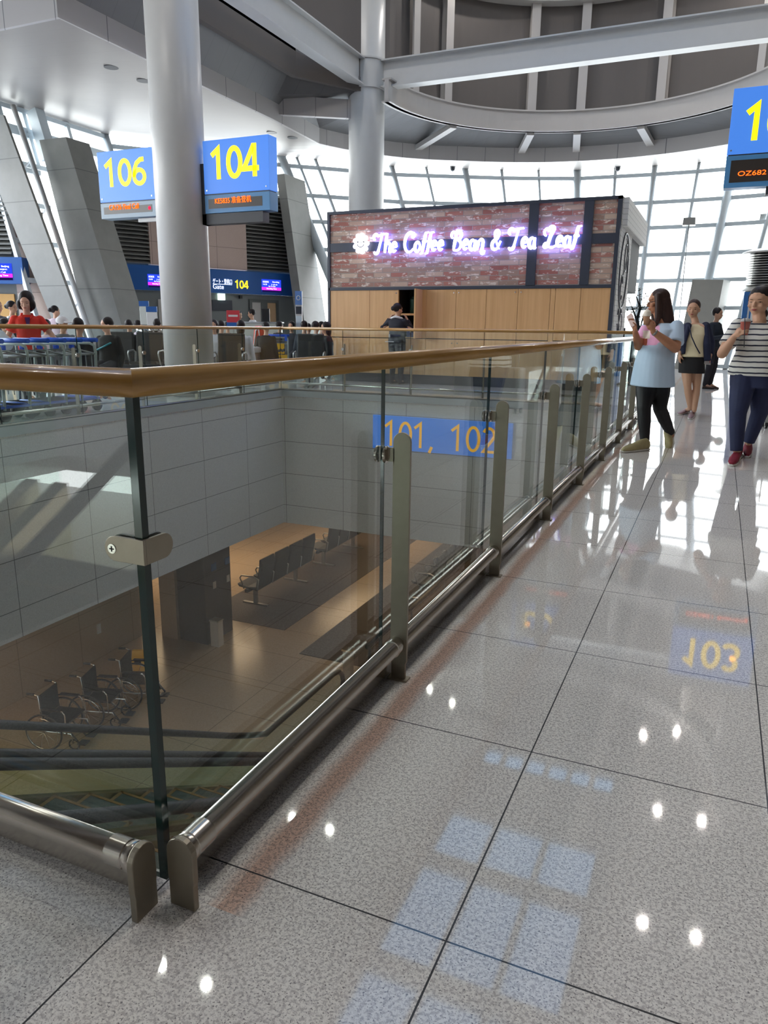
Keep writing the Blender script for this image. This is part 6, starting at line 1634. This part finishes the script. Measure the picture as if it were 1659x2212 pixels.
# ---- simpler standing and seated people further away
def person_far(label, px, foot_py, D, facing, H=1.62, top=None, bottom=None, hair='hair', skin='skin_b', pose='stand', armsL=None, armsR=None, head_face=None, bun=False, long_hair=False, hairbig=1.0, voxel=.014, cap=None, shoes=None, skirt=False, name=None, vest=None, z0=0.0, headc=None):
    """D: depth along the view axis; px: picture column of the body"""
    p = at_d(px, 700, D); base = Vector((p.x, p.y, z0)); s = H / 1.62
    t = thing('person', label, 'person', base)
    F = Fig(base, facing, s); face = Vector((*(head_face or facing), -.08))
    dz = 0 if pose == 'stand' else -.31
    q_ = lambda r, f, u: F.p(r, f, u + (dz if u > .5 else 0))
    hc = headc or q_(0, .03, 1.50)
    B = Flesh(); qh, Rh = head(F, B, hc, face, s)
    B.limb([q_(0, 0, 1.30), hc + Vector((0, 0, -.06*s))], [.052*s, .047*s])
    L = [(.80, .16, .115, 0), (.90, .165, .12, 0), (1.02, .135, .105, 0), (1.18, .155, .115, 0), (1.28, .15, .08, 0), (1.33, .065, .055, 0)]
    B.loft(rows_of(F, [(z + dz, a, b, c) for z, a, b, c in L]))
    shR, shL = q_(.165, 0, 1.265), q_(-.165, 0, 1.265)
    eR, wR = armsR or ((.22, -.02, 1.0), (.23, .10, .78)); eL, wL = armsL or ((-.22, -.02, 1.0), (-.23, .10, .78))
    eR, wR, eL, wL = (q_(*eR), q_(*wR), q_(*eL), q_(*wL))
    for a, b, c, sd in ((shR, eR, wR, 1), (shL, eL, wL, -1)):
        B.limb([a, b], [.046*s, .039*s]); B.limb([b, lerp(b, c, .4), c], [.038*s, .035*s, .026*s])
        hand(B, c, (c - b), -F.r * sd, -sd, .5, .95*s)
    if pose == 'stand': legs = [(F.p(k*.09, 0, .84), F.p(k*.10, .03, .46), F.p(k*.10, -.02, .08), F.p(k*.10, .12, .03)) for k in (1, -1)]
    else: legs = [(F.p(k*.09, 0, .52), F.p(k*.11, .42, .50), F.p(k*.11, .42, .08), F.p(k*.11, .56, .03)) for k in (1, -1)]
    for a, b, c, d in legs: B.limb([a, lerp(a, b, .5), b], [.09*s, .078*s, .056*s]); B.limb([b, lerp(b, c, .35), c], [.054*s, .054*s, .034*s]); B.limb([c, d], [.034*s, .026*s])
    me_ = B.fuse(voxel, 2); features(t, me_, qh, s); put_mesh('body', me_, M[skin], t)
    if top:
        g = [(z + dz, a + .022, b + .022, c) for z, a, b, c in ((.84, .165, .125, 0), (.95, .15, .115, 0), (1.05, .14, .11, 0), (1.18, .155, .118, 0), (1.28, .15, .085, 0), (1.335, .062, .056, 0))]
        mt, full = top if isinstance(top, tuple) else (top, .95)
        def slv(a, b, c):
            if full <= .5: return ([a, lerp(a, b, full * 1.5)], [.066*s, .066*s])
            return ([a, b, lerp(b, c, full)], [.062*s, .054*s, .042*s])
        garment(t, 'shirt' if not name else name, rows_of(F, g), [slv(shR, eR, wR), slv(shL, eL, wL)], mt, voxel, 2)
    if vest:
        garment(t, 'vest', rows_of(F, [(z + dz, a, b, 0) for z, a, b in ((.84, .195, .155), (1.0, .175, .145), (1.18, .185, .15), (1.27, .12, .11))]), [], vest, voxel, 2)
    if bottom:
        B = Flesh()
        if pose == 'stand': B.loft(rows_of(F, [(.76, .17, .125, 0), (.86, .18, .135, 0), (.98, .15, .12, 0)]))
        else: B.loft(rows_of(F, [(.44, .18, .14, 0), (.54, .18, .14, 0), (.66, .165, .13, 0)]))
        if skirt: B.loft(rows_of(F, [(.48, .20, .15, 0), (.80, .19, .145, 0), (.95, .15, .12, 0)]))
        else:
            for a, b, c, d in legs: B.limb([a, lerp(a, b, .5), b, lerp(b, c, .4), c], [.104*s, .094*s, .07*s, .064*s, .05*s], 12)
        put_mesh('skirt' if skirt else 'trousers', B.fuse(voxel, 2), bottom, t)
    if shoes:
        for a, b, c, d in legs: shoe(t, 'shoe', Vector((c.x, c.y, z0)) - F.f*.05, Vector((d.x, d.y, z0)) + F.f*.07, (shoes, M['black']), .07, .042)
    B = Flesh(); B.ell(qh(0, -.026 - (hairbig - 1) * .13, .036 + (hairbig - 1) * .06), (.086*s*hairbig, .102*s*hairbig, .096*s*hairbig), Rh)
    if bun: B.ell(qh(0, -.13, .01), (.05*s, .045*s, .05*s), Rh)
    if long_hair: B.ell(qh(0, -.05, -.07), (.085*s, .07*s, .12*s), Rh)
    if hairbig > 1.1:
        for k in (-1, 1): B.ell(qh(.085*k, -.02, -.02), (.045*s, .06*s, .075*s), Rh)
        B.ell(qh(0, -.07, -.05), (.10*s, .06*s, .09*s), Rh)
    put_mesh('hair', B.fuse(.012, 2), M[hair], t)
    if cap:
        B = Flesh(); B.ell(qh(0, -.02, .055), (.096*s, .112*s, .085*s), Rh); B.ell(qh(0, .12, .045), (.07*s, .075*s, .012*s), Rh)
        put_mesh('cap', B.fuse(.01, 2), cap, t)
    return t, F, qh
TOCAM = lambda px: tuple((-(Vector((ray(px, 705).x, ray(px, 705).y)).normalized())))
M['redshirt'] = plain('bright_red_polo', (226, 52, 32), .75, 0, .06, 6.0); M['purple'] = plain('purple_placket', (84, 42, 96), .7)
M['jacket'] = plain('dark_slate_jacket', (34, 42, 54), .8); M['darktr'] = plain('dark_trousers', (32, 32, 40), .8); M['brownshoe'] = plain('brown_shoe', (84, 62, 50), .6)
M['whiteshirt'] = plain('white_shirt', (214, 214, 216), .8); M['pinkshirt'] = plain('pale_pink_shirt', (206, 186, 196), .8); M['greyshirt'] = plain('grey_shirt', (110, 112, 118), .8)
M['uniform'] = plain('navy_uniform_jacket', (28, 30, 42), .8); M['teal'] = plain('teal_strap', (36, 128, 140), .6)
# man in the dark jacket near the window
t, F, qh = person_far('person with short hair in a dark jacket and trousers looking down, beyond the navy cardigan', 1545, 0, (at_z(1540, 842, 0) - CAM).dot(FWD), (.75, -.35), 1.68, M['jacket'], M['darktr'], shoes=M['brownshoe'], armsR=((.22, .08, 1.02), (.12, .30, 1.06)), armsL=((-.22, .08, 1.02), (-.10, .30, 1.06)), head_face=(.8, -.3), voxel=.012)
p = F.p(.0, .36, 1.08)
o = thing('green_bag', 'green bag held by the person in the dark jacket', 'bag', p)
B = Flesh(); B.ell(p + Vector((0, 0, -.02)), (.10, .06, .11)); put_mesh('sack', B.fuse(.012, 2), plain('sea_green_bag', (58, 138, 120), .6), o)
person_far('person whose dark-haired head shows beside the striped shirt', 1645, 0, 13.5, (-.6, -.5), 1.60, M['greyshirt'], M['darktr'], shoes=M['brownshoe'])
# kiosk attendant seen from behind
DK = (Vector((-5.27, 13.72, 0)) - CAM).dot(FWD)
t, F, qh = person_far('person in a navy uniform jacket with tied hair, facing the open kiosk cupboard', 858, 0, DK, (.12, 1), 1.70, M['uniform'], M['darktr'], shoes=M['blackcl'], bun=True, armsL=((-.36, .02, 1.14), (-.19, .02, 1.32)), armsR=((.30, .12, 1.1), (.16, .14, 1.30)), head_face=(.5, .85), name='jacket')
mb = MB(); mb.tube([F.p(-.12, -.05, 1.33), F.p(0, -.085, 1.36), F.p(.12, -.04, 1.33), F.p(.1, .06, 1.31)], [.02, .026, .024, .016], 8); make('white_collar', mb, M['whiteshirt'], t)
mb = MB(); mb.cbox(F.p(-.08, -.165, .86), (.2, .015, .012)); make('hem_stripe', mb, M['whiteshirt'], t)
mb = MB(); mb.cbox(F.p(-.08, -.17, .98), (.03, .02, .07)); make('belt_tag', mb, M['offwhite'], t)
# woman in the red polo behind the luggage carts
t, F, qh = person_far('person with bushy dark hair in a bright red polo shirt behind the luggage carts', 60, 0, 10.6, TOCAM(30), 1.60, (M['redshirt'], .46), M['darktr'], skin='skin', hairbig=1.28, shoes=M['blackcl'],
    armsL=((-.30, .05, 1.06), (-.36, .30, .96)), armsR=((.28, .0, 1.02), (.30, .20, .94)), head_face=(.55, -.75), voxel=.010)
mb = MB(); mb.poly([F.p(-.035, .128, 1.30), F.p(.035, .128, 1.30), F.p(.012, .155, 1.14), F.p(-.012, .155, 1.14)]); mb.poly([F.p(-.035, .132, 1.30), F.p(.035, .132, 1.30), F.p(.012, .159, 1.14), F.p(-.012, .159, 1.14)]); make('placket', mb, M['purple'], t)
mb = MB(); mb.cbox(F.p(-.07, .165, .93), (.07, .05, .11)); make('name_badge', mb, M['offwhite'], t)
for k in (-1, 1):
    mb = MB(); mb.tube([F.p(.0, -.08, 1.345), F.p(k*.07, -.02, 1.345), F.p(k*.075, .06, 1.315), F.p(k*.03, .115, 1.27)], [.016, .018, .018, .008], 8); make('collar', mb, M['redshirt'], t)
p = at_d(4, 762, 10.1)
o = thing('clear_plastic_bag', 'pale plastic bag on the carts at the left edge', 'bag', (p.x, p.y, .84))
B = Flesh(); B.ell((p.x, p.y, .93), (.16, .16, .13)); B.ell((p.x - .06, p.y + .05, 1.03), (.09, .08, .08)); put_mesh('sack', B.fuse(.014, 2), plain('pale_plastic', (214, 220, 222), .35), o)
# staff at the gates
person_far('gate attendant in a white shirt and dark vest with tied hair, at the far left', 27, 0, 14.6, (.6, .5), 1.62, M['whiteshirt'], M['darktr'], bun=True, vest=M['uniform'], head_face=(.9, .2))
person_far('person in a light shirt cut by the left edge of the view', -4, 0, 14.2, (.9, .1), 1.62, M['greyshirt'], M['darktr'])
person_far('person in a pale pink shirt with pinned black hair, seen from behind the white cap', 121, 0, 17.2, (-.3, .9), 1.60, M['pinkshirt'], M['darktr'], bun=True, head_face=(.4, .8))
person_far('gate clerk in white on the left behind the gate counter', 516, 0, 21.4, (.6, -.2), 1.60, M['whiteshirt'], M['darktr'])
person_far('gate clerk in white on the right behind the gate counter', 546, 0, 21.4, (-.7, -.3), 1.66, M['whiteshirt'], M['darktr'])
# seated travellers: head positions in the picture
t, F, qh = person_far('seated person in black with a teal strap, a red bag on the lap', 232, 0, 12.4, (.2, -.9), 1.62, M['blackcl'], M['darktr'], pose='sit', skin='skin', head_face=(-.5, -.8))
mb = MB(); mb.tube([F.p(-.12, .13, .90), F.p(.0, .15, .84), F.p(.15, .12, .78)], .016, 8); make('shoulder_strap', mb, M['teal'], t)
p = F.p(.22, .32, .62)
o = thing('white_bag', 'white plastic bag on the arm of the seated person in black', 'bag', p); B = Flesh(); B.ell(p + Vector((0, 0, .05)), (.13, .1, .15)); B.ell(p + Vector((0, 0, .17)), (.06, .05, .08)); put_mesh('sack', B.fuse(.012, 2), M['whiteshirt'], o)
p = F.p(.20, .50, .30)
o = thing('red_bag', 'red shopping bag hanging below the white plastic bag', 'bag', p); mb = MB(); mb.cbox(p, (.2, .12, .36)); make('sack', mb, plain('red_paper_bag', (176, 22, 34), .5), o, bevel=.02)
mb = MB(); mb.tube([p + Vector((-.06, 0, .17)), p + Vector((-.04, 0, .28)), p + Vector((.04, 0, .28)), p + Vector((.06, 0, .17))], .006, 6); make('bag_handle', mb, M['black'], o)
person_far('seated person in a white peaked cap facing right', 134, 0, 13.0, (.8, -.3), 1.62, M['greyshirt'], M['darktr'], pose='sit', cap=M['whiteshirt'], head_face=(.95, .05))
seats = [
 (100, 14.0, 'seated person with long brown hair beside the red polo shirt', M['pinkshirt'], (.5, -.8), True),
 (168, 11.2, 'seated person with short black hair seen from behind, right of the white cap', M['blackcl'], (-.2, .9), False),
 (8, 11.9, 'seated person with dark hair at the far left below the gate attendant', M['greyshirt'], (.8, .1), False),
 (278, 15.4, 'seated person with black hair just left of the shiny silver bag', M['blackcl'], (-.3, .9), False),
 (297, 18.6, 'seated person with dark hair under the small blue-headed post sign', M['pinkshirt'], (.7, .5), False),
 (339, 16.4, 'seated person with dark hair touching the left edge of the white column', M['blackcl'], (-.2, .9), False),
 (462, 14.8, 'seated person in white with folded arms right of the white column', M['whiteshirt'], (.4, -.8), True),
 (477, 16.6, 'seated person with dark hair second right of the white column', M['blackcl'], (-.2, .9), False),
 (491, 19.6, 'seated person with dark hair left of the red and blue notice', M['greyshirt'], (-.3, .9), False),
 (520, 14.6, 'seated person in white with black hair in front of the gate counter', M['whiteshirt'], (-.3, .9), True),
 (574, 16.2, 'seated person with dark hair right of the orange bag', M['blackcl'], (-.3, .9), False),
 (603, 19.6, 'seated person with dark hair above the yellow luggage cart', M['uniform'], (.2, .9), False),
 (630, 18.4, 'seated person facing the camera above the right end of the yellow cart', M['uniform'], (.2, -.9), False),
 (657, 17.2, 'seated person with dark hair just right of the white totem', M['jacket'], (-.2, .9), False),
 (666, 18.9, 'seated person in dark red second right of the white totem', plain('dark_red_shirt', (150, 34, 36), .8), (-.2, .9), False),
 (681, 16.2, 'seated person in a red top left of the kiosk edge', plain('deep_red_shirt', (140, 40, 44), .8), (.1, .9), False),
 (694, 18.0, 'seated person with grey hair beside the kiosk edge', M['jacket'], (.1, .9), False),
 (706, 15.4, 'seated person in black facing left against the kiosk edge', M['blackcl'], (-.7, -.5), True),
]
for px, D, lb, mt, fc, lh in seats:
    person_far(lb, px, 0, D, fc, 1.60 + random.uniform(-.04, .05), mt, M['darktr'], pose='sit', long_hair=lh, voxel=.018)
p = at_d(319, 702, 15.2)
o = thing('silver_bag', 'crumpled shiny silver bag among the seated heads left of the white column', 'bag', (p.x, p.y, .9))
B = Flesh()
for k in range(14): B.ell((p.x + random.uniform(-.2, .2), p.y + random.uniform(-.1, .1), 1.02 + random.uniform(-.12, .14)), (random.uniform(.06, .11),) * 3)
put_mesh('sack', B.fuse(.02, 1), M['chrome'], o)
p = at_d(560, 715, 16.4)
o = thing('orange_bag', 'orange and white bag upright on a seat in front of the gate counter', 'bag', (p.x, p.y, .7))
mb = MB(); mb.hexa([(-.14, -.09, 0), (.14, -.09, 0), (.14, .09, 0), (-.14, .09, 0), (-.10, -.06, .50), (.10, -.06, .50), (.10, .06, .50), (-.10, .06, .50)]); b = make('sack', mb, plain('orange_nylon', (222, 66, 40), .6), o, world=False, bevel=.03)
mb = MB(); mb.tube([(-.08, -.1, .05), (-.03, -.09, .4), (.04, -.09, .45), (.09, -.1, .1)], .018, 6); make('white_strap', mb, M['whiteshirt'], b, world=False)
